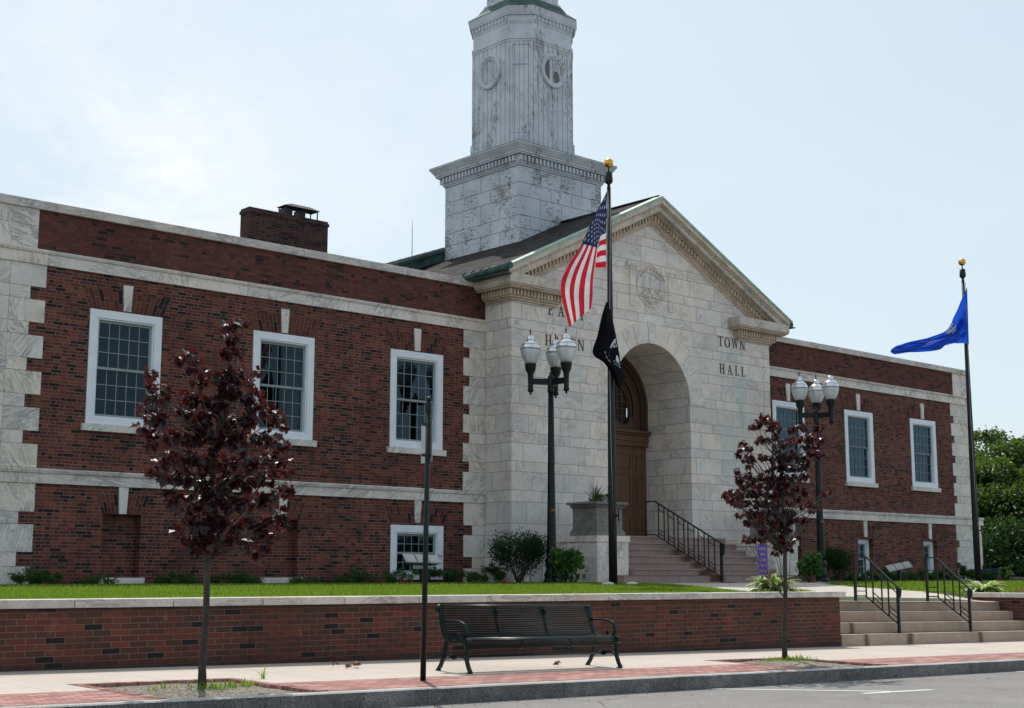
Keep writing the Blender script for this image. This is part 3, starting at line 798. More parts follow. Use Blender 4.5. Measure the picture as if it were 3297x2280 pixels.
def window(cx, w, z0, z1, Y, cols, rows, cas=.17, sill=None, keyz=None, arch=None, blind=0, recess=0, curtain=False):
    """parts of the town hall: window > sash, pane, blind, sill, keystone, flat_arch"""
    x0, x1 = cx - w / 2, cx + w / 2; yf = Y - .025 + recess
    mb = MB()
    cb = cas * .78
    # casing as four mitred boards + inner stop moulding
    def ring(a0, a1, c0, c1, t, b, ya, yb, tb=None):
        tb = tb if tb is not None else t
        A = [(a0, c0), (a1, c0), (a1, c1), (a0, c1)]; B = [(a0 + t, c0 + tb), (a1 - t, c0 + tb), (a1 - t, c1 - t), (a0 + t, c1 - t)]
        for k in range(4):
            j = (k + 1) % 4
            q = [A[k], A[j], B[j], B[k]]
            mb.prism(q, lambda u, v, ww: (u, ww, v), yb, ya)
    ring(x0, x1, z0, z1, cas, 0, yf, yf + .12, cb)
    ring(x0 + cas + .002, x1 - cas - .002, z0 + cb + .002, z1 - cas - .002, .03, 0, yf + .025, yf + .14)
    wn = build(mb, 'window', 'white', TH_, .006)
    gx0, gx1, gz0, gz1 = x0 + cas + .034, x1 - cas - .034, z0 + cb + .034, z1 - cas - .034
    mid = (gz0 + gz1) / 2
    mw = .0095 if blind == 2 else .0068
    mb = MB()
    yu, yl = yf + .085, yf + .125
    for (a, b, y) in ((mid - .02, gz1, yu), (gz0, mid + .02, yl)):
        mb.box(gx0, gx0 + .045, y, y + .035, a, b); mb.box(gx1 - .045, gx1, y, y + .035, a, b)
        mb.box(gx0 + .046, gx1 - .046, y + .001, y + .034, a, a + .05); mb.box(gx0 + .046, gx1 - .046, y + .001, y + .034, b - .045, b)
        for k in range(1, cols):
            xx = gx0 + .045 + (gx1 - gx0 - .09) * k / cols; mb.box(xx - mw, xx + mw, y + .006, y + .028, a + .051, b - .046)
        for k in range(1, rows):
            zz = a + .05 + (b - a - .095) * k / rows; mb.box(gx0 + .046, gx1 - .046, y + .003, y + .031, zz - mw, zz + mw)
    so = build(mb, 'sash', 'muntin_dk' if blind == 2 else 'muntin', wn)
    mb = MB(); mb.box(gx0 + .03, gx1 - .03, yu + .014, yu + .020, mid, gz1 - .02); mb.box(gx0 + .03, gx1 - .03, yl + .014, yl + .020, gz0 + .02, mid)
    build(mb, 'pane', 'glass', wn)
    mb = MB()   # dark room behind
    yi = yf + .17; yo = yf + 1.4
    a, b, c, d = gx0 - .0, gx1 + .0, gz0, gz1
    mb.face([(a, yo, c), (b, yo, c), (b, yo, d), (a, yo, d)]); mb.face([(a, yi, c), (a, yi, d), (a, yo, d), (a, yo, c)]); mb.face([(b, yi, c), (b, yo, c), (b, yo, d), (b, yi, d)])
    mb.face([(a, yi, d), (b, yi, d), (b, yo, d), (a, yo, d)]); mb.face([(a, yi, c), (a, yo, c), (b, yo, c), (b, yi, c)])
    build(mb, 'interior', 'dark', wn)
    if blind in (2, 3):
        mb = MB(); mb.box(a + .015, b - .015, yi + .03, yi + .034, gz0 if blind == 2 else mid + .01, gz1 - .01); build(mb, 'blind', 'screen', wn)
    elif blind:
        mb = MB(); z = gz1 - .02; zend = gz1 - (gz1 - gz0) * blind
        while z > zend:
            mb.hexa([(a + .02, yi + .03, z - .022), (b - .02, yi + .03, z - .022), (b - .02, yi + .055, z), (a + .02, yi + .055, z), (a + .02, yi + .03, z - .020), (b - .02, yi + .03, z - .020), (b - .02, yi + .055, z + .002), (a + .02, yi + .055, z + .002)]); z -= .036
        build(mb, 'blind', 'blind', wn)
    if curtain:
        mb = MB()
        for (u0, u1) in ((a + .02, a + .30), (b - .30, b - .02)):
            n = 14
            for k in range(n):
                p, q = u0 + (u1 - u0) * k / n, u0 + (u1 - u0) * (k + 1) / n
                yy = lambda v: yi + .12 + .03 * math.sin(v * 60)
                mb.face([(p, yy(p), c), (q, yy(q), c), (q, yy(q), d), (p, yy(p), d)])
        build(mb, 'curtain', 'curtain', wn)
    if sill:
        sx0, sx1, s0, s1 = sill
        mb = MB(); mb.box(sx0, sx1, Y - .09, Y + .1, s0, s1); build(mb, 'sill', 'marble', wn, .008)
    if keyz:
        kb, kt, wb_, wt_ = keyz
        mb = MB(); mb.prism([(cx - wb_ / 2, kb), (cx + wb_ / 2, kb), (cx + wt_ / 2, kt), (cx - wt_ / 2, kt)], lambda u, v, w_: (u, w_, v), Y + .02, Y - .035)
        build(mb, 'keystone', 'marble', wn, .005)
    if arch:
        mb = MB(); flat_arch(mb, cx, *arch); build(mb, 'flat_arch', ['b0', 'b1', 'b2', 'mortar'], wn)
    return wn

def wing(side):
    x0, x1 = (LX0, LX1) if side == 0 else (RX0, RX1)
    mb = MB()
    holes = [(c - UPW / 2 + .01, c + UPW / 2 - .01, UZ0, UZ1 - .005) for c in wcent(side)]
    wall_with_holes(mb, x0, x1, BELT1, BAND0, YW, holes)
    low = []
    if side == 0:
        low = [(12.72, 13.56, 1.555, 2.815), (16.51, 17.35, 1.555, 2.815)]
        wall_with_holes(mb, x0, 18.4, ZB, BELT0, YW, low, .22, back=True)
        wall_with_holes(mb, 18.4, x1, ZB, BELT0, YW, [(20.69 - .79, 20.69 + .79, 1.5, 2.775)])
    else:
        wall_with_holes(mb, x0, x1, ZB, BELT0, YW, [(c - .42, c + .42, 1.5, 2.775) for c, w, k in LOWR], .30)
    # side and back walls
    sx = x0 if side == 0 else x1
    q = [(sx, YW, ZB), (sx, 38, ZB), (sx, 38, BAND0), (sx, YW, BAND0)]
    mb.face(q if side else q[::-1])
    mb.face([(x0, 38, ZB), (x0, 38, BAND0), (x1, 38, BAND0), (x1, 38, ZB)])
    build(mb, 'wall', 'brick', TH_)
    mb = MB()
    px0, px1 = (11.09, x1) if side == 0 else (x0, 44.97)
    mb.box(px0, px1, YW, YW + .4, BAND1 + .001, COP0)
    mb.box(*((x0, x0 + .4) if side == 0 else (x1 - .4, x1)), YW + .9, 38, BAND1 + .001, COP0)
    build(mb, 'parapet', 'brick_hi', TH_)
    # corner pier of the parapet
    mb = MB()
    if side == 0:
        for (a, b) in ((x0 - .012, 10.55), (10.556, 11.088)):
            for (c, d) in ((BAND1 + .002, 8.43), (8.436, COP0 - .002)): mb.box(a, b, YW - .014, YW + .9, c, d)
    else:
        for (a, b) in ((44.972, 45.42), (45.426, x1 + .012)):
            for (c, d) in ((BAND1 + .002, 8.43), (8.436, COP0 - .002)): mb.box(a, b, YW - .014, YW + .9, c, d)
    build(mb, 'parapet_pier', 'marble', TH_)
    # coping in lengths
    mb = MB(); L = 2.95; ox = x0 - .06 if side == 0 else x0; e = (x1) if side == 0 else x1 + .06
    x = ox
    cuts = [ox]
    c0 = 11.4 if side == 0 else 33.9
    while c0 < e - .4: cuts.append(c0); c0 += L
    cuts.append(e)
    for a, b in zip(cuts[:-1], cuts[1:]): mb.box(a + .003, b - .003, YW - .07, YW + .5, COP0, COP1)
    sx0, sx1 = (x0 - .06, x0 + .5) if side == 0 else (x1 - .5, x1 + .06)
    mb.box(sx0, sx1, YW + .505, 38, COP0, COP1)
    build(mb, 'coping', 'coping', TH_, .01)
    # band with a small projecting moulding above, belt likewise
    def courseband(name, z0, z1, proj, mould, cut0, L, mat, xe0, xe1):
        mb = MB(); cuts = [xe0]; c = cut0
        while c < xe1 - .4: cuts.append(c); c += L
        cuts.append(xe1)
        for a, b in zip(cuts[:-1], cuts[1:]):
            mb.prism([(YW - proj, z0), (YW - proj, z1 - mould), (YW - proj - .03, z1 - mould + .015), (YW - proj - .05, z1 - mould * .35), (YW - proj - .05, z1 - .01), (YW + .05, z1), (YW + .05, z0)], lambda u, v, w: (w, u, v), a + .002, b - .002)
        sa, sb = (xe0, xe0 + .3) if side == 0 else (xe1 - .3, xe1)
        mb.box(sa, sb, YW + .055, 38, z0, z1)
        build(mb, name, mat, TH_)
    if side == 0: courseband('cornice_band', BAND0, BAND1, .05, .09, 11.3, 2.27, 'marble', x0 - .05, x1 - .002); courseband('belt_course', BELT0, BELT1, .05, .11, 11.34, 2.9, 'marble', x0 - .65, x1 - .002)
    else: courseband('cornice_band', BAND0, BAND1, .05, .09, 34.4, 2.27, 'marble', x0, x1 + .05); courseband('belt_course', BELT0, BELT1, .05, .11, 35.4, 2.9, 'marble', x0, x1 + .65)
    # quoins
    seams_u = [3.66, 4.115, 4.37, 4.825, 5.08, 5.535, 5.79, 6.245, 6.5, 6.955, 7.21, 7.665]
    seams_l = [ZB, 1.77, 2.04, 2.57, 2.81, 3.365]
    for (inner, corner) in ((False, True), (True, False)):
        mb = MB()
        for seams, first_wide, lo in ((seams_u, True, False), (seams_l, None, True)):
            for i, (a, b) in enumerate(zip(seams[:-1], seams[1:])):
                wide = (i % 2 == 0) if not lo else (i % 2 == 0)
                a2, b2 = a + .003, b - .003
                if side == 0:
                    if corner: q = [(x0 - .015, 10.57), (10.575, 11.30 if wide else 10.99)]
                    else: q = [(22.09 if not lo else 22.12, 22.80)] if wide else [(22.29 if not lo else 22.40, 22.80)]
                else:
                    if corner: q = [(44.73, x1 + .015)] if wide else [(44.91, 45.40), (45.405, x1 + .015)]
                    else: q = [(RX0 + .01, RX0 + .72)] if wide else [(RX0 + .01, RX0 + .52)]
                for (u, v) in q: mb.box(u, v, YW - .018, YW + (.5 if corner else .05), a2, b2)
        build(mb, 'quoins', 'marble', TH_, .004)
    # base projection beyond the corner
    mb = MB()
    if side: mb.box(x1 + .02, x1 + .62, YW + .02, 34, ZB, BELT0)
    else: mb.box(x0 - .62, x0 - .02, YW + .02, 34, ZB, BELT0)
    build(mb, 'side_porch_wall', 'marble', TH_)
    for i, c in enumerate(wcent(side)):
        window(c, UPW, UZ0, UZ1, YW, 5, 3, sill=(c - UPW / 2 - .08, c + UPW / 2 + .08, 4.45, 4.592), keyz=(6.955, 7.50, .16, .215), arch=(6.955, UPW + .04, 7.34, UPW + .36, YW, 8),
               blind=(3, .5, .5)[i] if side == 0 else 2, curtain=(i == 1 and side == 0))
    for c, w, k in (LOWL if side == 0 else LOWR):
        key = (2.83, BELT0 - .002, .155, .21); ar = (2.825, w + .04, 3.21, w + .36, YW, 5 if w < 1 else 8)
        if k == 'n':
            mb = MB(); mb.prism([(c - .08, 2.82), (c + .08, 2.82), (c + .105, BELT0 - .002), (c - .105, BELT0 - .002)], lambda u, v, w_: (u, w_, v), YW + .02, YW - .035)
            build(mb, 'keystone', 'marble', TH_, .005)
            mb = MB(); flat_arch(mb, c, *ar); build(mb, 'flat_arch', ['b0', 'b1', 'b2', 'mortar'], TH_)
            mb = MB(); mb.box(c - .52, c + .52, YW - .07, YW + .109, 1.36, 1.553); build(mb, 'sill', 'marble', TH_, .008)
        elif k == 'w':
            window(c, w, 1.5, 2.772, YW, 5, 2, keyz=key, arch=ar, blind=.97)
        else:
            window(c, w, 1.5, 2.772, YW, 3, 2, cas=.12, keyz=key, arch=ar, recess=.17)
wing(0); wing(1)
mb = MB(); mb.face([(LX0, YW + .4, 8.5), (LX1 + .2, YW + .4, 8.5), (LX1 + .2, 38, 8.5), (LX0, 38, 8.5)]); mb.face([(RX0 - .2, YW + .4, 8.5), (RX1, YW + .4, 8.5), (RX1, 38, 8.5), (RX0 - .2, 38, 8.5)])
build(mb, 'flat_roof', 'slate', TH_)

# pavilion
PX0, PX1 = LX1, RX0
AR, ASP, APX = 1.55, 6.28, 7.83       # arch radius, springing
ZL = 2.63                              # landing
GS = .49; ZAP = 11.60                  # gable slope / wall apex (under cornice)
def gable(x): return ZAP - GS * abs(x - XC)
mb = MB()
bx = sorted(set([PX0, PX1, XC] + [XC + s * (AR * math.cos(math.pi / 2 * k / 20)) for k in range(21) for s in (-1, 1)] + lin(PX0, XC - AR, 6) + lin(XC + AR, PX1, 6)))
def low(x):
    d = abs(x - XC)
    return None if d > AR + 1e-6 else ASP + math.sqrt(max(AR * AR - d * d, 0))
for a, b in zip(bx[:-1], bx[1:]):
    if b - a < 1e-5: continue
    mid = (a + b) / 2
    if abs(mid - XC) < AR: la, lb = low(a) or ASP, low(b) or ASP
    else: la = lb = ZB
    mb.face([(a, YC, la), (b, YC, lb), (b, YC, gable(b)), (a, YC, gable(a))])
build(mb, 'front_wall', 'ashlar', TH_)
mb = MB()
for X, s in ((PX0, 0), (PX1, 1)):
    q = [(X, YC, ZB), (X, YW + 2, ZB), (X, YW + 2, 8.9), (X, YC, 8.9)]
    mb = MB(); mb.face(q if s else q[::-1]); build(mb, 'side_wall', 'ashlar', TH_)
mb = MB()
# corner pilaster strips on the side returns
mb.box(PX0 - .016, PX0 - .001, YC, YC + .27, ZB, 8.4); mb.box(PX0 + .0, PX0 + .26, YC - .016, YC - .001, ZB, 8.4); mb.box(PX1 - .26, PX1, YC - .016, YC - .001, ZB, 8.4)
build(mb, 'pilaster_strips', 'ashlar', TH_)
# recess: jambs + barrel
mb = MB(); YD = 27.0
for s in (-1, 1):
    X = XC + s * AR
    q = [(X, YC, ZB), (X, YD, ZB), (X, YD, ASP), (X, YC, ASP)]
    mb.face(q if s < 0 else q[::-1])
for k in range(40):
    a0 = math.pi * k / 40; a1 = math.pi * (k + 1) / 40
    p = lambda a, y: (XC + AR * math.cos(a), y, ASP + AR * math.sin(a))
    mb.face([p(a0, YC), p(a1, YC), p(a1, YD), p(a0, YD)])
build(mb, 'arch_recess', 'ashlar_in', TH_)
# voussoir ring with keystone, 4 mm proud plus recessed joint lines
mb = MB(); NV = 13
for k in range(NV):
    a0 = math.pi * k / NV + .006; a1 = math.pi * (k + 1) / NV - .006
    key = k == NV // 2
    if key: a0 += .045; a1 -= .045
    if k == NV // 2 - 1: a1 += .045
    if k == NV // 2 + 1: a0 -= .045
    ro = 2.12 if not key else 2.16
    n = 5; pi_ = [(XC + AR * math.cos(a0 + (a1 - a0) * i / n), ASP + AR * math.sin(a0 + (a1 - a0) * i / n)) for i in range(n + 1)]
    po = [(XC + ro * math.cos(a0 + (a1 - a0) * i / n), ASP + ro * math.sin(a0 + (a1 - a0) * i / n)) for i in range(n + 1)]
    mb.prism(pi_ + po[::-1], lambda u, v, w: (u, w, v), YC + .02, YC - (.03 if key else .016))
build(mb, 'arch_voussoirs', 'marble_soft', TH_, .004)

# door, entablature and fanlight
mb = MB(); mb.box(XC - AR, XC + AR, YC + .05, YD + .2, ZL - .15, ZL - .001)
build(mb, 'porch_floor', 'granite_pink', TH_)
dr = MB()
mb = MB(); mb.box(XC - AR, XC + AR, YD, YD + .1, ZL, 5.22); door_surround = build(mb, 'door_surround', 'wood', TH_)
mb = MB()
for (h0, h1, y0, y1) in ((5.2, 5.34, -.10, 0), (5.345, 5.5, -.13, 0), (5.505, 5.56, -.18, 0), (5.565, 5.64, -.24, 0)): mb.box(XC - AR + .003, XC + AR - .003, YD + y0, YD + y1, h0, h1)
build(mb, 'entablature', 'wood', door_surround, .01)
def leafdoor(a, b):
    mb = MB(); y = YD - .04
    mb.box(a + .004, b - .004, y, YD - .002, ZL + .01, 5.12)
    for (c, d) in ((ZL + .14, 3.30), (3.42, 4.42), (4.54, 4.98)):
        fr_ = .03
        for (u0, u1, v0, v1) in ((a + .1, b - .1, c, c + fr_), (a + .1, b - .1, d - fr_, d), (a + .1, a + .1 + fr_, c + fr_, d - fr_), (b - .1 - fr_, b - .1, c + fr_, d - fr_)): mb.box(u0, u1, y - .022, y - .001, v0, v1)
        mb.box(a + .17, b - .17, y - .012, y - .001, c + .07, d - .07)
    return build(mb, 'door', 'wood', TH_, .004)
for a, b in ((XC - 1.42, XC - .95), (XC - .94, XC - .003), (XC + .003, XC + .94), (XC + .95, XC + 1.42)):
    dd = leafdoor(a, b)
    if b - a > .6:
        mb = MB(); hx = (b - .06) if b < XC + .1 else (a + .06)
        mb.tube([(hx, YD - .09, 3.55), (hx, YD - .09, 3.8)], .012, 8); mb.box(hx - .02, hx + .02, YD - .066, YD - .062, 3.5, 3.85)
        build(mb, 'handle', 'bronze', dd)
# lunette
mb = MB()
def arcring(mb, r0, r1, y0, y1, z=ASP, n=36, a0=0, a1=math.pi, m=0, sx=1, cx=XC):
    for k in range(n):
        p, q = a0 + (a1 - a0) * k / n, a0 + (a1 - a0) * (k + 1) / n
        mb.prism([(cx + r0 * sx * math.cos(p), z + r0 * math.sin(p)), (cx + r0 * sx * math.cos(q), z + r0 * math.sin(q)), (cx + r1 * sx * math.cos(q), z + r1 * math.sin(q)), (cx + r1 * sx * math.cos(p), z + r1 * math.sin(p))], lambda u, v, w: (u, w, v), y1, y0, m)
arcring(mb, .95, 1.548, YD + .02, YD + .1); arcring(mb, 1.44, 1.547, YD - .10, YD + .018); arcring(mb, 1.34, 1.436, YD - .05, YD + .018); arcring(mb, .98, 1.06, YD - .07, YD + .018)
arcring(mb, .88, .95, YD - .03, YD + .018); arcring(mb, .80, .876, YD - .0, YD + .05)
for s in (-1, 1):
    mb.box(XC + s * 1.25 - .297, XC + s * 1.25 + .297, YD + .02, YD + .1, 5.65, ASP)
    for (r0, r1, y0) in ((1.44, 1.547, -.10), (1.34, 1.436, -.05), (.98, 1.06, -.07), (.88, .95, -.03), (.80, .876, 0)):
        xx0, xx1 = sorted((XC + s * r0, XC + s * r1)); mb.box(xx0, xx1, YD + y0, YD + .018, 5.65 if r0 > 1 else 5.9, ASP - .001)
# scrolled base below the oval window
pts = [(-.95, 5.65), (.95, 5.65), (.93, 6.02), (.84, 6.05), (.76, 5.93), (.68, 5.80), (.45, 5.79), (.2, 5.90), (0, 6.0), (-.2, 5.90), (-.45, 5.79), (-.68, 5.80), (-.76, 5.93), (-.84, 6.05), (-.93, 6.02)]
mb.prism([(XC + u, v) for u, v in pts], lambda u, v, w: (u, w, v), YD + .05, YD - .09)
build(mb, 'fanlight_surround', 'wood_dk', door_surround)
mb = MB()
for k in range(7):
    for s in (-1, 1):
        a = math.pi / 2 - s * k * .26
        if k == 0 and s > 0: continue
        mb.lathe([(.075, -.001), (.075, .02), (.05, .03), (.03, .02)], (0, 0, 0), 12)
        n = 48
        c = (XC + 1.2 * math.cos(a), YD + .018, ASP + 1.2 * math.sin(a)) if a > 0 and a < math.pi else (XC + (1.2 if a <= 0 else -1.2), YD + .018, ASP - .25)
        for i in range(len(mb.v) - n, len(mb.v)):
            x, y, z = mb.v[i]; mb.v[i] = (c[0] + x, c[1] - z, c[2] + y)
build(mb, 'rosettes', 'wood_dk', door_surround)
mb = MB(); n = 40
mb.face([(XC + .82 * math.cos(math.pi * k / n), YD + .06, ASP + .82 * math.sin(math.pi * k / n)) for k in range(n + 1)] + [(XC - .82, YD + .06, 5.6), (XC + .82, YD + .06, 5.6)])
fan = build(mb, 'fanlight', 'dark', TH_)
mb = MB()
for k in range(-3, 4): mb.box(XC + k * .2 - .012, XC + k * .2 + .012, YD + .03, YD + .05, 5.65, ASP + math.sqrt(max(.0, .64 - (k * .2) ** 2)))
for k in range(7): zz = 5.85 + k * .2; hw = .8 if zz < ASP else math.sqrt(max(.0, .64 - (zz - ASP) ** 2)); mb.box(XC - hw, XC + hw, YD + .032, YD + .048, zz - .012, zz + .012)
build(mb, 'glazing_bars', 'wood', fan)

# gable roof, ridge along Y
RZ = 11.86; RS = .49; YF = 24.86; YB = 38
def roofz(x): return RZ - RS * abs(x - XC)
mb = MB()
for s in (-1, 1):
    xe = XC + s * 5.75
    q = [(XC, YF + .02, RZ), (xe, YF + .02, roofz(xe)), (xe, YB, roofz(xe)), (XC, YB, RZ)]
    mb.face(q if s < 0 else q[::-1])
    q = [(x, y, z - .06) for x, y, z in q]; mb.face(q if s > 0 else q[::-1])
rf = build(mb, 'roof', 'slate', TH_)
mb = MB()
for s in (-1, 1):   # copper rake strip and ridge roll
    xe = XC + s * 5.72
    mb.hexa([(XC, YF - .03, RZ - .05), (xe, YF - .03, roofz(xe) - .05), (xe, YF + .24, roofz(xe) - .05), (XC, YF + .24, RZ - .05), (XC, YF - .03, RZ + .02), (xe, YF - .03, roofz(xe) + .02), (xe, YF + .24, roofz(xe) + .035), (XC, YF + .24, RZ + .035)])
build(mb, 'rake_flashing', 'copper_lt', rf)
mb = MB(); mb.tube([(XC, YF + .1, RZ + .02), (XC, YB, RZ + .02)], .05, 8); build(mb, 'ridge_roll', 'slate', rf)
for s in (-1, 1):
    mb = MB(); xe = XC + s * 5.82; mb.tube([(xe, YF - (.28 if s < 0 else -.25), 9.03), (xe, YW + .2, 8.97)], .085, 12); mb.box(*sorted((xe, xe - s * .25)), YF - .05, YW - .1, 8.88, 8.905)
    for k in range(5): y = YF + .1 + k * .33; mb.tube([(xe, y, 9.02), (xe, y + .03, 9.02)], .093, 12)
    build(mb, 'gutter', 'copper', rf)

# pediment: raking cornice, dentils, horizontal returns
mb = MB()
def rake(dz0, dz1, y0, mat_i, x_end, mb, y1=YC + .02, dz1b=None):
    for s in (-1, 1):
        xe = XC + s * x_end
        zt0, zt1 = RZ - .035 - dz0, roofz(xe) - .035 - dz0; zb0, zb1 = RZ - .035 - dz1, roofz(xe) - .035 - dz1
        mb.hexa([(XC, y0, zb0), (xe, y0, zb1), (xe, y1, zb1), (XC, y1, zb0), (XC, y0, zt0), (xe, y0, zt1), (xe, y1, zt1), (XC, y1, zt0)], mat_i)
rake(.0, .15, YF - .01, 0, 5.62, mb); rake(.152, .20, YF + .035, 0, 5.54, mb); rake(.202, .36, YF + .07, 0, 5.46, mb)
rake(.362, .40, YF + .22, 1, 5.05, mb); rake(.56, .62, YC - .06, 1, 4.75, mb); rake(.622, .70, YC - .03, 0, 4.6, mb)
pc = build(mb, 'raking_cornice', ['marble_warm', 'bounce_ochre'], TH_, .008)
mb = MB(); rake(.40, .56, YC - .08, 0, 4.9, mb)
build(mb, 'dentil_bed', 'bounce_ochre', pc)
mb = MB()
for s in (-1, 1):
    k = .07
    while k < 4.75:
        x = XC + s * k; z = roofz(x) - .035 - .40; w = .062
        mb.hexa([(x - w / 2, YC - .17, z - .135), (x + w / 2, YC - .17, z - .135), (x + w / 2, YC - .082, z - .135), (x - w / 2, YC - .082, z - .135), (x - w / 2, YC - .17, z), (x + w / 2, YC - .17, z), (x + w / 2, YC - .082, z), (x - w / 2, YC - .082, z)]); k += .125
build(mb, 'dentils', 'bounce_ochre', pc)
for s in (-1, 1):
    xo = XC + s * 5.14; xi = XC + s * 3.72
    def bx_(mb, e, y0, z0, z1, m=0, back=YC + .01):   # e = overhang
        a, b = sorted((xo + s * e, xi - s * e)); mb.box(a, b, y0, back, z0, z1, m)
        a, b = sorted((xo - s * .02, xo + s * e)); mb.box(a, b, back + .001, YW - .08, z0, z1, m)
    mb = MB()
    bx_(mb, .44, YF, 8.70, 8.95); bx_(mb, .42, YF + .03, 8.66, 8.698); bx_(mb, .36, YF + .08, 8.62, 8.658, 1); bx_(mb, .16, YC - .14, 8.42, 8.616, 1); bx_(mb, .09, YC - .08, 8.37, 8.418, 1); bx_(mb, .04, YC - .035, 8.32, 8.368, 0)
    rc = build(mb, 'cornice_return', ['marble_warm', 'bounce_ochre'], TH_, .008)
    mb = MB(); a, b = sorted((xo + s * .22, xi - s * .22)); x = a
    while x < b - .05: mb.box(x, x + .062, YC - .22, YC - .142, 8.47, 8.61); x += .115
    y = YC - .13; xx0, xx1 = sorted((xo + s * .162, xo + s * .24))
    while y < YW - .15: mb.box(xx0, xx1, y, y + .062, 8.47, 8.61); y += .115
    build(mb, 'dentils', 'bounce_ochre', rc)

# seal relief
mb = MB(); SC = (XC + .02, 9.42)
def ring2(r0, r1, d, n=40):
    for k in range(n):
        p, q = 2 * math.pi * k / n, 2 * math.pi * (k + 1) / n
        mb.prism([(SC[0] + r0 * math.cos(p), SC[1] + r0 * math.sin(p)), (SC[0] + r0 * math.cos(q), SC[1] + r0 * math.sin(q)), (SC[0] + r1 * math.cos(q), SC[1] + r1 * math.sin(q)), (SC[0] + r1 * math.cos(p), SC[1] + r1 * math.sin(p))], lambda u, v, w: (u, w, v), YC + .01, YC - d)
ring2(.565, .585, .03); ring2(.36, .385, .03)
def rel(pts, d=.035, m=0): mb.prism([(SC[0] + u, SC[1] + v) for u, v in pts], lambda u, v, w: (u, w, v), YC + .01, YC - d, m)
rel([(-.05, .22), (.0, .29), (.07, .27), (.1, .21), (.07, .17), (.09, .05), (.08, -.12), (.03, -.25), (-.03, -.25), (-.08, -.12), (-.09, .05), (-.06, .16)], .05)
for s in (-1, 1):
    rel([(s * .095, .14), (s * .2, .24), (s * .29, .19), (s * .31, .0), (s * .27, -.17), (s * .22, -.05), (s * .20, -.2), (s * .15, -.06), (s * .10, -.16)][::s], .04)
    rel([(s * .03, -.26), (s * .16, -.24), (s * .2, -.30), (s * .05, -.32)][::s], .04)
    # fasces panels either side
    rel([(s * .78 - .09, -.62), (s * .78 + .09, -.62), (s * .78 + .09, .46), (s * .78 - .09, .46)], .03)
    rel([(s * .78 - .20, .47), (s * .78 + .24, .47), (s * .78 + .20, .60), (s * .78 - .16, .60)], .03)
    for k in range(3): rel([(s * .78 - .11, -.5 + k * .35), (s * .78 + .11, -.5 + k * .35), (s * .78 + .11, -.46 + k * .35), (s * .78 - .11, -.46 + k * .35)], .04)
sl = build(mb, 'town_seal', 'ashlar_in', TH_)
mb = MB()
def arc_text(mb, txt, size, r, amid, fn, up=True, m=0, sp=1.0):
    v, f = text_mesh(txt, size, sp); i = len(mb.v)
    for (x, y) in v:
        rr = r + (y if up else -y) ; a = amid - x / r if up else amid + x / r
        mb.v.append(tuple(fn(rr * math.cos(a), rr * math.sin(a))))
    for q in f: mb.f.append(tuple(i + k for k in q)); mb.m.append(m); mb.sm.append(False)
sf = lambda u, v: (SC[0] + u, YC - .012, SC[1] + v)
arc_text(mb, 'EAST HAVEN', .14, .425, math.pi / 2, sf, True, 0, 1.2); arc_text(mb, 'CONNECTICUT', .14, .525, -math.pi / 2, sf, False, 0, 1.2)
build(mb, 'seal_lettering', [pbr('seal_shadow', (.20, .18, .155), .8)], sl)

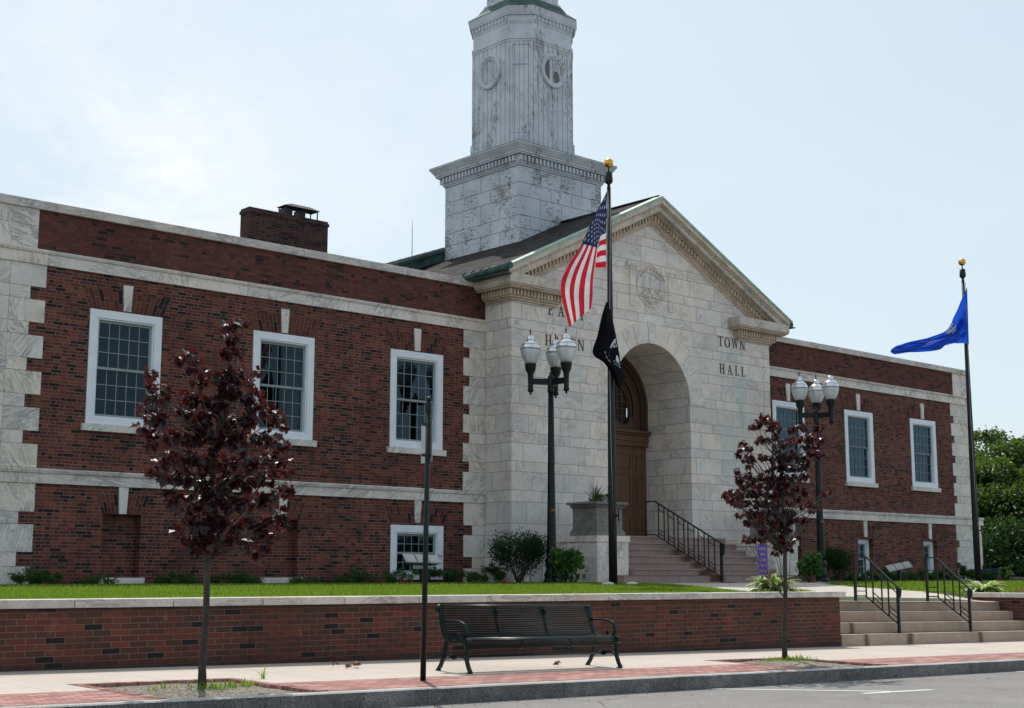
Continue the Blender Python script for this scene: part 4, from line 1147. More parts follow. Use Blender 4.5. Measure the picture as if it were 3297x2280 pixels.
# cut letters in bronze
GL = {
 'E': [[(.12, 0), (.27, 0), (.27, 1), (.12, 1)], [(0, 0), (.6, 0), (.6, .06), (0, .06)], [(0, .94), (.58, .94), (.58, 1), (0, 1)], [(.27, .47), (.48, .47), (.48, .53), (.27, .53)], [(.56, 0), (.62, 0), (.62, .2), (.58, .2)], [(.54, .82), (.6, .82), (.6, 1), (.54, 1)], [(.45, .40), (.49, .40), (.49, .60), (.45, .60)]],
 'A': [[(.1, 0), (.17, 0), (.45, .95), (.40, 1)], [(.60, 0), (.77, 0), (.48, 1), (.40, 1)], [(.2, .33), (.62, .33), (.62, .39), (.22, .39)], [(0, 0), (.27, 0), (.27, .05), (0, .05)], [(.5, 0), (.87, 0), (.87, .05), (.5, .05)]],
 'H': [[(.1, 0), (.25, 0), (.25, 1), (.1, 1)], [(.57, 0), (.72, 0), (.72, 1), (.57, 1)], [(.25, .47), (.57, .47), (.57, .53), (.25, .53)]] + [[(x, y), (x + .33, y), (x + .33, y + .05), (x, y + .05)] for x in (.01, .48) for y in (0, .95)],
 'T': [[(.27, 0), (.42, 0), (.42, 1), (.27, 1)], [(0, .94), (.7, .94), (.7, 1), (0, 1)], [(0, .78), (.05, .78), (.06, 1), (0, 1)], [(.65, .78), (.7, .78), (.7, 1), (.64, 1)], [(.18, 0), (.51, 0), (.51, .05), (.18, .05)]],
 'N': [[(.1, 0), (.17, 0), (.17, 1), (.1, 1)], [(.68, 0), (.75, 0), (.75, 1), (.68, 1)], [(.08, 1), (.25, 1), (.75, 0), (.64, 0)], [(0, 0), (.28, 0), (.28, .05), (0, .05)], [(.57, .95), (.85, .95), (.85, 1), (.57, 1)], [(0, .95), (.2, .95), (.2, 1), (0, 1)]],
 'V': [[(.08, 1), (.25, 1), (.48, .05), (.42, 0)], [(.62, 1), (.69, 1), (.46, 0), (.42, 0)], [(0, .95), (.34, .95), (.34, 1), (0, 1)], [(.52, .95), (.8, .95), (.8, 1), (.52, 1)]],
 'W': [[(.08, 1), (.23, 1), (.40, .05), (.35, 0)], [(.50, 1), (.57, 1), (.39, 0), (.35, 0)], [(.48, 1), (.63, 1), (.80, .05), (.75, 0)], [(.92, 1), (.98, 1), (.79, 0), (.75, 0)], [(0, .95), (.32, .95), (.32, 1), (0, 1)], [(.4, .95), (.7, .95), (.7, 1), (.4, 1)], [(.82, .95), (1.06, .95), (1.06, 1), (.82, 1)]],
 'L': [[(.1, 0), (.25, 0), (.25, 1), (.1, 1)], [(0, 0), (.58, 0), (.58, .06), (0, .06)], [(.53, 0), (.6, 0), (.6, .22), (.56, .22)], [(0, .95), (.35, .95), (.35, 1), (0, 1)]],
}
def glyph(ch):
    if ch in GL: return GL[ch]
    out = []
    if ch == 'O':
        n = 24
        for k in range(n):
            p, q = 2 * math.pi * k / n, 2 * math.pi * (k + 1) / n
            out.append([(.42 + .42 * math.cos(p), .5 + .52 * math.sin(p)), (.42 + .42 * math.cos(q), .5 + .52 * math.sin(q)), (.42 + .28 * math.cos(q), .5 + .46 * math.sin(q)), (.42 + .28 * math.cos(p), .5 + .46 * math.sin(p))])
    if ch == 'S':
        P = [(.50, .80), (.42, .93), (.28, .97), (.14, .9), (.09, .76), (.15, .62), (.30, .52), (.44, .40), (.50, .25), (.44, .09), (.28, .03), (.13, .08), (.06, .22)]
        T = [.03, .03, .03, .05, .06, .07, .08, .07, .06, .05, .03, .03, .03]
        for k in range(len(P) - 1):
            d = Vector((P[k + 1][0] - P[k][0], P[k + 1][1] - P[k][1])).normalized(); nx, ny = -d.y, d.x
            out.append([(P[k][0] - nx * T[k], P[k][1] - ny * T[k]), (P[k + 1][0] - nx * T[k + 1], P[k + 1][1] - ny * T[k + 1]), (P[k + 1][0] + nx * T[k + 1], P[k + 1][1] + ny * T[k + 1]), (P[k][0] + nx * T[k], P[k][1] + ny * T[k])])
    return out
def word(w, x0, x1, z, h):
    ws = {'W': 1.06, 'O': .84, 'A': .87, 'N': .85, 'H': .82, 'V': .8, 'T': .7}
    tot = sum(ws.get(c, .62) for c in w); gap = ((x1 - x0) / h - tot) / (len(w) - 1); x = 0
    for c in w:
        mb = MB()
        for k, poly in enumerate(glyph(c)):
            mb.prism([(x0 + (x + u) * h, z + v * h) for u, v in poly], lambda u, v, ww: (u, ww, v), YC + .0, YC - .010 - .0006 * k)
        build(mb, 'letter', 'letter', TH_); x += ws.get(c, .62) + gap
word('EAST', 24.06, 25.38, 8.15, .285); word('HAVEN', 23.96, 25.36, 7.345, .285); word('TOWN', 30.78, 31.98, 8.08, .285); word('HALL', 30.80, 31.96, 7.295, .285)

# pedestals flanking the steps
for s in (-1, 1):
    a, b = sorted((XC + s * 3.94, XC + s * 2.85))
    mb = MB(); mb.box(a + .0, b - .0, 23.6, YC, 2.02, 2.40); mb.box(a - .03, b + .03, 23.57, YC, 2.402, 2.545)
    mb.box(a, b, 23.6, 24.62 if s < 0 else YC, ZB, 2.016)
    mb.box(a + .004, a + .30, 23.596, 23.599, ZB, 2.38)
    build(mb, 'pedestal', 'marble', TH_, .01)
mb = MB(); mb.box(XC - 3.93, XC - 2.86, 24.8, 24.84, ZB, 2.01); build(mb, 'areaway', 'dark', TH_)
window(23.62, .62, 1.3, 2.05, YC, 2, 1, cas=.08)

# chimney
ch = MB(); ch.box(18.1, 20.5, 30, 30.42, 8.4, 10.70)
chim = build(ch, 'chimney', 'brick_ch', TH_)
mb = MB(); mb.box(18.075, 20.525, 29.975, 30.445, 10.702, 10.78); mb.box(18.1, 20.5, 30, 30.42, 10.782, 10.84); build(mb, 'chimney_cap', 'brick_ch', chim)
mb = MB(); a, b, c, d = 19.15, 20.25, 30.0, 30.42
mb.hexa([(a, c, 11.08), (b, c, 11.08), (b, d, 11.08), (a, d, 11.08), (a + .25, c + .1, 11.17), (b - .25, c + .1, 11.17), (b - .25, d - .1, 11.17), (a + .25, d - .1, 11.17)])
for x in (a + .06, b - .06):
    for y in (c + .05, d - .05): mb.box(x - .012, x + .012, y - .012, y + .012, 10.84, 11.08)
mb.box(19.2, 19.45, 30.1, 30.35, 10.842, 11.03); mb.box(19.65, 19.85, 30.1, 30.35, 10.842, 11.03)
build(mb, 'rain_cap', 'bronze', chim)
# rear copper roof and mast
mb = MB()
x0, y0, z0, m_ = 24.2, 32.3, 10.55, .41
x1 = 27.0; q = lambda x, y, dz=0: (x, y, z0 + (x - x0) * m_ + dz)
mb.face([q(x0, y0), q(x1, y0), q(x1, 38), q(x0, 38)][::1]); mb.face([(x0, y0, z0 - .34), (x1, y0, z0 - .34 + (x1 - x0) * m_), q(x1, y0), q(x0, y0)]); mb.face([(x0, y0, z0 - .9), (x0, 38, z0 - .9), q(x0, 38), q(x0, y0)])
y = y0
while y < 38:
    mb.bar(q(x0, y + .02, .02), q(x1, y + .02, .02), .035, .05); y += .42
mb.bar(q(x0, y0 - .02, -.02), q(x1, y0 - .02, -.02), .1, .09)
build(mb, 'rear_roof', 'copper', TH_)
mb = MB(); mb.tube([(25.03, 32.2, 10.4), (25.03, 32.2, 11.8), (25.03, 32.2, 12.08)], [.012, .010, .005], 6); build(mb, 'roof_mast', 'steel', TH_)

# tower
TW = 1.685
tower_mb = MB()
rows = [10.2, 11.03, 11.46, 11.84, 12.41, 12.81, 13.31]
def tower_blocks(mb, X0, X1, Y0, Y1, zs):
    g = .012
    mb.box(X0 + .02, X1 - .02, Y0 + .02, Y1 - .02, zs[0], zs[-1])
    for i, (a, b) in enumerate(zip(zs[:-1], zs[1:])):
        n = 4; off = 0 if i % 2 else .5
        cuts = [0] + [(k + off) / n for k in range(0 if off else 1, n)] + [1]
        cuts = sorted(set(cuts))
        for u, v in zip(cuts[:-1], cuts[1:]):
            mb.box(X0 + (X1 - X0) * u + g * .5 * (u > 0), X0 + (X1 - X0) * v - g * .5 * (v < 1), Y0, Y0 + .019, a + g * .6, b - g * .6)
            ya, yb = Y0 + .0195 + (Y1 - Y0 - .02) * u, Y0 + (Y1 - Y0) * v
            mb.box(X0, X0 + .019, ya + g * .5 * (u > 0), yb - g * .5 * (v < 1), a + g * .6, b - g * .6)
            mb.box(X1 - .019, X1, ya + g * .5 * (u > 0), yb - g * .5 * (v < 1), a + g * .6, b - g * .6)
tower_blocks(tower_mb, XC - TW, XC + TW, YT - TW, YT + TW, rows)
tower = build(tower_mb, 'tower', 'peel_block', TH_, .012)
mb = MB()
def sq(mb, h, z0, z1, m=0): mb.box(XC - h, XC + h, YT - h, YT + h, z0, z1, m)
sq(mb, TW + .03, 13.312, 13.36); sq(mb, TW + .06, 13.362, 13.41); sq(mb, TW + .08, 13.412, 13.60)
sq(mb, TW + .20, 13.602, 13.65)
h0, h1 = TW + .23, TW + .345
for (a, za, b, zb) in ((h0, 13.652, h0, 13.70), (h0 + .01, 13.702, h1, 13.86), (h1 + .01, 13.862, h1 + .01, 13.90)):
    mb.hexa([(XC - a, YT - a, za), (XC + a, YT - a, za), (XC + a, YT + a, za), (XC - a, YT + a, za), (XC - b, YT - b, zb), (XC + b, YT - b, zb), (XC + b, YT + b, zb), (XC - b, YT + b, zb)])
build(mb, 'base_cornice', 'peel_trim', tower)
mb = MB(); h = TW + .082; n = 24
for k in range(n):
    p = -h + .03 + (2 * h - .06) * k / (n - 1)
    for s in (-1, 1):
        mb.box(XC + p - .035, XC + p + .035, *sorted((YT + s * h, YT + s * (h + .08))), 13.43, 13.58)
        if abs(p) < h - .06: mb.box(*sorted((XC + s * h, XC + s * (h + .08))), YT + p - .035, YT + p + .035, 13.43, 13.58)
build(mb, 'dentils', 'peel_trim', tower)
def octa(h, c): # clockwise from front-left
    return [(XC - h, YT + h - c), (XC - h, YT - h + c), (XC - h + c, YT - h), (XC + h - c, YT - h), (XC + h, YT - h + c), (XC + h, YT + h - c), (XC + h - c, YT + h), (XC - h + c, YT + h)]
HO, CO = 1.33, .525
def ostage(mb, h, z0, z1, c=None, h2=None, m=0):
    c = c or CO * (1 + (h - HO) * .45); P = octa(h, c); h2 = h2 or h; c2 = CO * (1 + (h2 - HO) * .45) if h2 != h else c; Q = octa(h2, c2); i = len(mb.v)
    mb.v += [(x, y, z0) for x, y in P] + [(x, y, z1) for x, y in Q]
    for k in range(8):
        j = (k + 1) % 8; mb.f.append((i + k, i + j, i + 8 + j, i + 8 + k)); mb.m.append(m); mb.sm.append(False)
    mb.f.append(tuple(i + k for k in range(8))[::-1]); mb.m.append(m); mb.sm.append(False); mb.f.append(tuple(i + 8 + k for k in range(8))); mb.m.append(m); mb.sm.append(False)
mb = MB(); sq(mb, TW + .35, 13.902, 13.92)
a, b = TW + .33, HO - .1
mb.hexa([(XC - a, YT - a, 13.92), (XC + a, YT - a, 13.92), (XC + a, YT + a, 13.92), (XC - a, YT + a, 13.92), (XC - b, YT - b, 14.10), (XC + b, YT - b, 14.10), (XC + b, YT + b, 14.10), (XC - b, YT + b, 14.10)])
build(mb, 'skirt_roof', 'copper', tower)
mb = MB(); ostage(mb, HO + .06, 13.93, 14.50); ostage(mb, HO + .03, 14.502, 14.54); ostage(mb, HO, 14.542, 17.40)
# narrow chamfer panels : frame strips
def chamfer_panel(mb, i, z0, z1, w0, w1):
    P = octa(HO, CO); a = Vector((*P[i], 0)); b = Vector((*P[(i + 1) % 8], 0)); d = (b - a); n = Vector((d.y, -d.x, 0)).normalized()
    c = Vector((XC, YT, 0)); 
    if n.dot((a + b) / 2 - c) < 0: n = -n
    for (u0, u1, y0, y1) in w0:
        p = a + d * u0; q = a + d * u1
        mb.hexa([p + n * .001 + Vector((0, 0, y0)), q + n * .001 + Vector((0, 0, y0)), q + n * .03 + Vector((0, 0, y0)), p + n * .03 + Vector((0, 0, y0)), p + n * .001 + Vector((0, 0, y1)), q + n * .001 + Vector((0, 0, y1)), q + n * .03 + Vector((0, 0, y1)), p + n * .03 + Vector((0, 0, y1))])
for i in (1, 3, 7, 5): chamfer_panel(mb, i, 0, 0, [(0, .16, 14.55, 17.38), (.84, 1, 14.55, 17.38), (.165, .835, 14.55, 14.68), (.165, .835, 16.68, 16.78), (.165, .835, 17.30, 17.38)], 0)
build(mb, 'shaft', 'peel_board', tower)
mb = MB(); ostage(mb, HO + .015, 17.402, 17.47); ostage(mb, HO + .035, 17.472, 17.56); ostage(mb, HO, 17.562, 17.98); ostage(mb, HO + .012, 17.982, 18.03); ostage(mb, HO + .022, 18.032, 18.22); ostage(mb, HO + .07, 18.222, 18.27)
ostage(mb, HO + .08, 18.272, 18.44, h2=HO + .115); ostage(mb, HO + .12, 18.442, 18.48)
# dentils on the wide faces
h = HO + .0225
for k in range(11):
    p = -.76 + 1.52 * k / 10
    for s in (-1, 1):
        mb.box(XC + p - .035, XC + p + .035, *sorted((YT + s * h, YT + s * (h + .04))), 18.08, 18.20); mb.box(*sorted((XC + s * h, XC + s * (h + .04))), YT + p - .035, YT + p + .035, 18.08, 18.20)
build(mb, 'shaft_cornice', 'peel_trim', tower)
mb = MB(); ostage(mb, HO + .13, 18.482, 18.50); ostage(mb, HO + .12, 18.502, 18.70, h2=1.22); ostage(mb, 1.22, 18.702, 18.92, h2=1.08); build(mb, 'bell_roof', 'copper', tower)
mb = MB(); ostage(mb, 1.07, 18.86, 18.98); ostage(mb, 1.0, 18.982, 21.5)
ostage(mb, 1.1, 21.5, 21.7); ostage(mb, .95, 21.7, 24.5, h2=.05); build(mb, 'lantern_stage', 'peel_block', tower)
# oval louvres : dish shaped rings on the two visible wide faces (and the others)
def oval(face):
    mb = MB(); N_ = 32
    zc, rz, rx = 16.64, .53, .50
    def T(u, v, w):
        if face == 'L': return (XC - HO - w, YT - u, zc + v)
        if face == 'F': return (XC + u, YT - HO - w, zc + v)
        if face == 'R': return (XC + HO + w, YT + u, zc + v)
        return (XC - u, YT + HO + w, zc + v)
    prof = [(1, .0), (1, .07), (.93, .09), (.84, .07), (.80, .045), (.72, .05), (.70, .0)]
    for k in range(N_):
        p, q = 2 * math.pi * k / N_, 2 * math.pi * (k + 1) / N_
        for (r0, w0), (r1, w1) in zip(prof[:-1], prof[1:]):
            mb.face([T(rx * r0 * math.cos(p), rz * r0 * math.sin(p), w0 + .001), T(rx * r0 * math.cos(q), rz * r0 * math.sin(q), w0 + .001), T(rx * r1 * math.cos(q), rz * r1 * math.sin(q), w1 + .001), T(rx * r1 * math.cos(p), rz * r1 * math.sin(p), w1 + .001)])
    o = build(mb, 'round_window', 'peel_trim', tower)
    return T, rx, rz, o
mbd = MB(); mbb = MB()
for face in 'LFRB':
    T, rx, rz, o = oval(face)
    for (u0, u1, dark) in ((-.68, -.30, face == 'F'), (-.28, .0, False), (.02, .30, False), (.32, .68, False)):
        n = 6; pts = []
        def e(u): return math.sqrt(max(0, .7 ** 2 - u * u))
        us = lin(u0, u1, n)
        poly = [(rx * u, rz * e(u)) for u in us] + [(rx * u, -rz * e(u)) for u in us[::-1]]
        (mbd if dark else mbb).prism(poly, T, .0012, .006 if dark else .022)
    if face == 'F':
        mbd.prism([(.14 + .13 * math.cos(t * .5236), -.17 + .19 * math.sin(t * .5236)) for t in range(12)], T, .023, .027)
build(mbb, 'infill_boards', 'peel_board', tower); build(mbd, 'dark_opening', 'opening', tower)

# ------------------------------------------------------------------ entrance steps and rail
mb = MB(); NR = 7
for k in range(NR):      # k=0 bottom
    z1 = 1.60 + k * (ZL - .01 - 1.60) / (NR - 1); y0 = 23.15 + k * .345 + (.0)
    if k == 0: mb.box(XC - 3.5, XC + 3.5, y0, 23.56, 1.38, z1)
    a = XC - 2.81; b = XC + 2.81
    mb.box(a, b, y0 if k else 23.562, (y0 + .347 if k < NR - 1 else YC + .04) , 1.3, z1 - .045)
    mb.box(a + .001, b - .001, y0 - .028 if k else 23.563, (y0 + .346 if k < NR - 1 else YC + .039) , z1 - .044, z1)
    if k == 0: mb.box(XC - 3.52, XC + 3.52, y0 - .028, 23.55, z1 + .001, z1 + .004)
mb.box(XC - 3.9, XC + 3.9, 22.80, 23.148, 1.25, 1.44); mb.box(XC - AR + .002, XC + AR - .002, YC + .041, YC + .049, 1.3, ZL - .01)
o = build(mb, 'entrance_steps', 'granite_pink', None, .01, loc=(0, 0, 0)); tag(o, 'pink granite steps climbing to the arched oak doors', 'steps')
XR = XC
t = thing('handrail', 'black iron handrail down the middle of the pink granite entrance steps', 'handrail', (XR, 23.05, 1.45))
yb, yt = 23.05, 25.40
def rz(y): return 2.40 + (3.56 - 2.40) * (y - yb) / (yt - .1 - yb) if y < yt - .1 else 3.56
def rb(y): return 1.55 + (2.68 - 1.55) * (y - yb) / (yt - .1 - yb) if y < yt - .1 else 2.68
mb = MB(); mb.bar((XR, yb, 1.44), (XR, yb, rz(yb)), .06); mb.prism([(-.03, 0), (-.11, -.05), (-.09, -.22), (-.06, -.3), (-.03, -.2)], lambda u, v, w: (XR + w, yb + u, rz(yb) + v), -.025, .025); build(mb, 'post', 'iron', t)
mb = MB(); mb.bar((XR, yt + .22, 2.62), (XR, yt + .22, 3.56), .035); build(mb, 'post', 'iron', t)
mb = MB(); mb.bar((XR, yb - .1, rz(yb) - .04), (XR, yt - .1, 3.56), .05, .03); mb.bar((XR, yt - .1, 3.56), (XR, yt + .24, 3.55), .05, .03); build(mb, 'rail', 'iron', t)
ys = []
y = yb + .22
prs = []
while y < yt - .15:
    prs.append((y, y + .20)); y += .34
for (a, b) in prs:
    for yy in (a, b): mb = MB(); mb.bar((XR, yy, rb(yy)), (XR, yy, rz(yy)), .025); build(mb, 'baluster', 'iron', t)
mb = MB(); mb.bar((XR, yb, rb(yb)), (XR, yt - .1, rb(yt - .1)), .022); mb.bar((XR, yt - .1, 2.68), (XR, yt + .22, 2.68), .022)
for (a, b) in prs:
    mb.bar((XR, a, rz(a) - .16), (XR, b, rz(b) - .16), .018)
    for dz in (.10, .2): mb.bar((XR, a, rb(a) + dz), (XR, b, rb(b) + dz), .018)
build(mb, 'lower_rail', 'iron', t)

# ------------------------------------------------------------------ planters and their plants
def planter(s, label):
    a, b = sorted((XC + s * 3.92, XC + s * 2.93)); cx = (a + b) / 2; y0 = 23.62; y1 = y0 + .92; z = 2.547
    t = thing('planter', label, 'planter', (cx, (y0 + y1) / 2, z), 'stone planters beside the entrance steps')
    mb = MB(); mb.box(a, b, y0, y1, z, z + .10); mb.box(a + .025, b - .025, y0 + .025, y1 - .025, z + .102, z + .15); mb.box(a + .05, b - .05, y0 + .05, y1 - .05, z + .152, z + .66)
    for (u0, u1, v0, v1) in ((a + .16, b - .16, z + .22, z + .24), (a + .16, b - .16, z + .58, z + .6), (a + .16, a + .18, z + .242, z + .578), (b - .18, b - .16, z + .242, z + .578)): mb.box(u0, u1, y0 + .04, y0 + .049, v0, v1)
    build(mb, 'body', 'cap', t, .012)
    mb = MB()
    for (e, c, d) in ((.03, .662, .69), (-.0, .692, .75), (-.06, .752, .81)): mb.box(a + e, b - e, y0 + e, y1 - e, z + c, z + d)
    for k in range(22):
        u = a + .03 + (b - a - .06) * (k + .5) / 22; mb.box(u - .013, u + .013, y0 + .001, y0 + .028, z + .69, z + .692 + .0) if False else mb.box(u - .013, u + .013, y0 - .018, y0 - .001, z + .694, z + .748)
        v = y0 + .03 + (y1 - y0 - .06) * (k + .5) / 22; mb.box(a - .018, a - .001, v - .013, v + .013, z + .694, z + .748)
    build(mb, 'rim', 'cap', t, .006)
    mb = MB(); mb.box(a + .08, b - .08, y0 + .08, y1 - .08, z + .812, z + .818); build(mb, 'soil', 'mulch', t)
    return cx, (y0 + y1) / 2, z + .82
def rnd_unit():
    while True:
        v = Vector((random.uniform(-1, 1), random.uniform(-1, 1), random.uniform(-1, 1)))
        if .05 < v.length < 1: return v.normalized()
def leafquad(mb, c, d, n, L, W, m=0, fold=.25):
    """pointed leaf of four vertices folded along its rib"""
    c = Vector(c); d = d.normalized(); sd = d.cross(n); 
    if sd.length < 1e-3: sd = d.cross(Vector((1, 0, 0)))
    sd.normalize(); nn = sd.cross(d)
    i = len(mb.v); mid = c + d * L * .45
    mb.v += [tuple(c), tuple(mid + sd * W / 2 + nn * W * fold), tuple(c + d * L), tuple(mid - sd * W / 2 + nn * W * fold)]
    mb.f.append((i, i + 1, i + 2, i + 3)); mb.m.append(m); mb.sm.append(False)
def blade(mb, c, az, lean, L, W, m=0, droop=1.0, n=5, mats=None):
    """arching strap leaf"""
    c = Vector(c); h = Vector((math.cos(az), math.sin(az), 0)); sd = Vector((-h.y, h.x, 0)); p = c; ang = lean; pts = []
    for k in range(n + 1):
        t = k / n; w = W * math.sin(math.pi * min(.12 + t * .88, 1) ** .9) * .5 + .001
        pts.append((p.copy(), w)); p = p + (h * math.cos(ang) + Vector((0, 0, math.sin(ang)))) * (L / n); ang -= droop / n
    for k in range(n):
        (a, wa), (b, wb) = pts[k], pts[k + 1]
        if mats:
            for (s0, s1, mm) in ((-1, -.45, mats[1]), (-.45, .45, mats[0]), (.45, 1, mats[1])):
                q = lambda pp, w, s: pp + sd * w * s + Vector((0, 0, abs(s) * w * .25))
                mb.face([q(a, wa, s0), q(a, wa, s1), q(b, wb, s1), q(b, wb, s0)], mm, True)
        else: mb.face([a - sd * wa, a + sd * wa, b + sd * wb, b - sd * wb], m, True)
def planter_plants(c, label1, label2):
    cx, cy, z = c
    t = thing('spike_plant', label1, 'plant', (cx, cy, z)); mb = MB()
    for k in range(46): blade(mb, (cx - .08 + random.gauss(0, .03), cy + random.gauss(0, .03), z), random.uniform(0, 6.28), random.uniform(.75, 1.5), random.uniform(.35, .62), .014, droop=random.uniform(.1, .7))
    build(mb, 'leaves', 'leaf_green', t)
    t = thing('trailing_plant', label2, 'plant', (cx + .2, cy, z)); mb = MB()
    for k in range(420):
        u = rnd_unit(); p = Vector((cx + .18 + u.x * .26, cy - .12 + u.y * .26, z + abs(u.z) * .18)); leafquad(mb, p, rnd_unit() + Vector((0, 0, .3)), rnd_unit(), .055, .035, 1 if random.random() < .03 else 0)
    for k in range(60):
        p = Vector((cx - .4 + random.gauss(0, .05), cy - .2 + random.gauss(0, .06), z + abs(random.gauss(0, .04)))); leafquad(mb, p, rnd_unit() + Vector((0, 0, .3)), rnd_unit(), .05, .03)
    build(mb, 'leaves', ['leaf_green', 'flower_red'], t)
    mb = MB(); mb.tube([(cx + .25, cy - .1, z), (cx + .28, cy - .1, z + .36)], .004, 5); mb.sphere((cx + .28, cy - .1, z + .38), .022, 5, 1); build(mb, 'flower', ['leaf_green', 'flower_red'], t)
planter_plants(planter(-1, 'grey stone planter with dentil rim on the pedestal behind the tall flagpole with two flags'), 'spiky green strap-leaved plant in the stone planter left of the entrance steps', 'bushy trailing plant in the stone planter left of the entrance steps')
planter(1, 'grey stone planter on the pedestal behind the right maple crown')

# ------------------------------------------------------------------ street lamps
def lamp_post(x, y, label):
    z = 1.42
    t = thing('street_lamp', label, 'street lamp', (x, y, z), 'three-globe street lamps before the town hall')
    mb = MB(); mb.lathe([(.20, 0), (.20, .06), (.165, .09), (.165, .15), (.185, .18), (.12, .32), (.125, .36), (.155, .50), (.15, .55), (.12, .60)], (x, y, z), 24); build(mb, 'base', 'green', t)
    mb = MB(); mb.lathe([(.118, .60), (.112, .80), (.085, 2.6), (.066, 4.45)], (x, y, z), 24, 0, 1, .10); build(mb, 'pole', 'green', t)
    mb = MB(); mb.lathe([(.066, 4.451), (.085, 4.47), (.085, 4.52), (.075, 4.55), (.08, 4.60), (.08, 4.82), (.06, 4.86), (.03, 4.88), (.038, 4.92), (.0, 4.97)], (x, y, z), 20); build(mb, 'hub', 'green', t)
    Rx, Fw = R_, F_
    for k, dg in enumerate((195, 315, 75)):
        a = math.radians(dg); d = Rx * math.cos(a) + Fw * math.sin(a); e = Vector((x, y, 0)) + d * .5; zc = z + 4.70
        mb = MB(); mb.bar((x + d.x * .07, y + d.y * .07, zc), (e.x, e.y, zc), .07, .12); mb.bar((x + d.x * .08, y + d.y * .08, zc + .07), (e.x, e.y, zc + .07), .08, .02)
        mb.lathe([(.02, -.31), (.03, -.28), (.02, -.26), (.06, -.24), (.075, -.20), (.06, -.16), (.065, .1), (.075, .14), (.07, .18), (.12, .28), (.13, .36), (.14, .40), (.14, .43)], (e.x, e.y, zc), 20, 0, 1, .06)
        ar = build(mb, 'arm', 'green', t)
        mb = MB(); mb.lathe([(.12, .431), (.15, .47), (.20, .58), (.232, .70), (.238, .78)], (e.x, e.y, zc), 28); g = build(mb, 'globe', 'globe', ar)
        mb = MB(); mb.lathe([(.242, .781), (.238, .815), (.228, .85), (.212, .885), (.214, .89), (.19, .92), (.155, .952), (.128, .972), (.098, .99), (.092, 1.0), (.096, 1.02), (.088, 1.035), (.086, 1.085), (.06, 1.095), (.045, 1.115), (.02, 1.13)], (e.x, e.y, zc), 28); build(mb, 'globe_hood', 'globe_top', ar)
        mb = MB()
        for (rr_, z_) in ((.2435, .772), (.2175, .878), (.101, .992)): mb.lathe([(rr_, z_), (rr_ + .003, z_ + .004), (rr_, z_ + .010)], (e.x, e.y, zc), 28)
        build(mb, 'globe_bands', 'globe_band', ar)
        mb = MB(); mb.lathe([(.022, 1.128), (.012, 1.15), (.02, 1.17), (.008, 1.19), (.028, 1.21), (.010, 1.23), (.006, 1.27), (.001, 1.30)], (e.x, e.y, zc), 10); build(mb, 'finial', 'iron', ar)
    nrm = -F_; rt = R_
    mb = MB(); c = Vector((x, y, 3.08)) + nrm * .108
    add_text(mb, '254', .075, lambda u, v: c + rt * (u + .05) * .9 + U_ * v, 0); build(mb, 'number', 'orange_print', t)
lamp_post(22.69, 23.78, 'dark green three-globe lamp left of the entrance in front of the HAVEN lettering')
lamp_post(33.21, 23.78, 'dark green three-globe lamp behind the right maple, before the right brick wing')

# ------------------------------------------------------------------ flagpoles
def flagpole(x, y, zt, label):
    zb = lawn_z(x, y)
    t = thing('flagpole', label, 'flagpole', (x, y, zb), 'dark flagpoles on the lawn')
    mb = MB(); mb.lathe([(.088, 0), (.086, 1.5), (.080, 3.2), (.066, 5.0), (.042, zt - zb - .62)], (x, y, zb), 20); build(mb, 'pole', 'bronze', t)
    mb = MB(); mb.lathe([(.03, zt - zb - .62), (.035, zt - zb - .56), (.08, zt - zb - .52), (.09, zt - zb - .48), (.075, zt - zb - .30), (.02, zt - zb - .29), (.012, zt - zb - .18)], (x, y, zb), 16); build(mb, 'truck', 'iron', t)
    mb = MB(); mb.sphere((x, y, zt - .09), .105, 10); build(mb, 'ball', 'gold', t)
    mb = MB(); mb.tube([(x - .05, y - .10, zt - .7), (x - .14, y - .10, 6.2), (x - .13, y - .11, 4.0), (x - .1, y - .12, 2.9)], .006, 5); build(mb, 'halyard', 'steel', t)
    mb = MB(); mb.tube([(x, y - .1, 2.8), (x, y - .18, 2.82)], .02, 6); mb.bar((x, y - .17, 2.7), (x, y - .17, 2.95), .02); build(mb, 'cleat', 'iron', t)
    return t
flagpole(20.83, 20.02, 10.38, 'tall dark flagpole before the entrance carrying the striped and black flags')
flagpole(35.07, 20.02, 10.38, 'tall dark flagpole at the right corner of the building with the blue flag')
for (x, y, lab) in ((20.45, 19.8, 'small pale floodlight at the left foot of the flagpole with two flags'), (21.1, 19.75, 'small pale floodlight at the right foot of the flagpole with two flags'), (34.65, 19.85, 'small pale floodlight at the left foot of the flagpole with the blue flag'), (35.35, 19.75, 'small pale floodlight at the right foot of the flagpole with the blue flag')):
    z = lawn_z(x, y); t = thing('floodlight', lab, 'floodlight', (x, y, z), 'ground floodlights at the flagpoles')
    mb = MB(); mb.lathe([(.13, .0), (.14, .05), (.11, .09), (.04, .11)], (x, y, z), 14); build(mb, 'housing', 'spot', t)

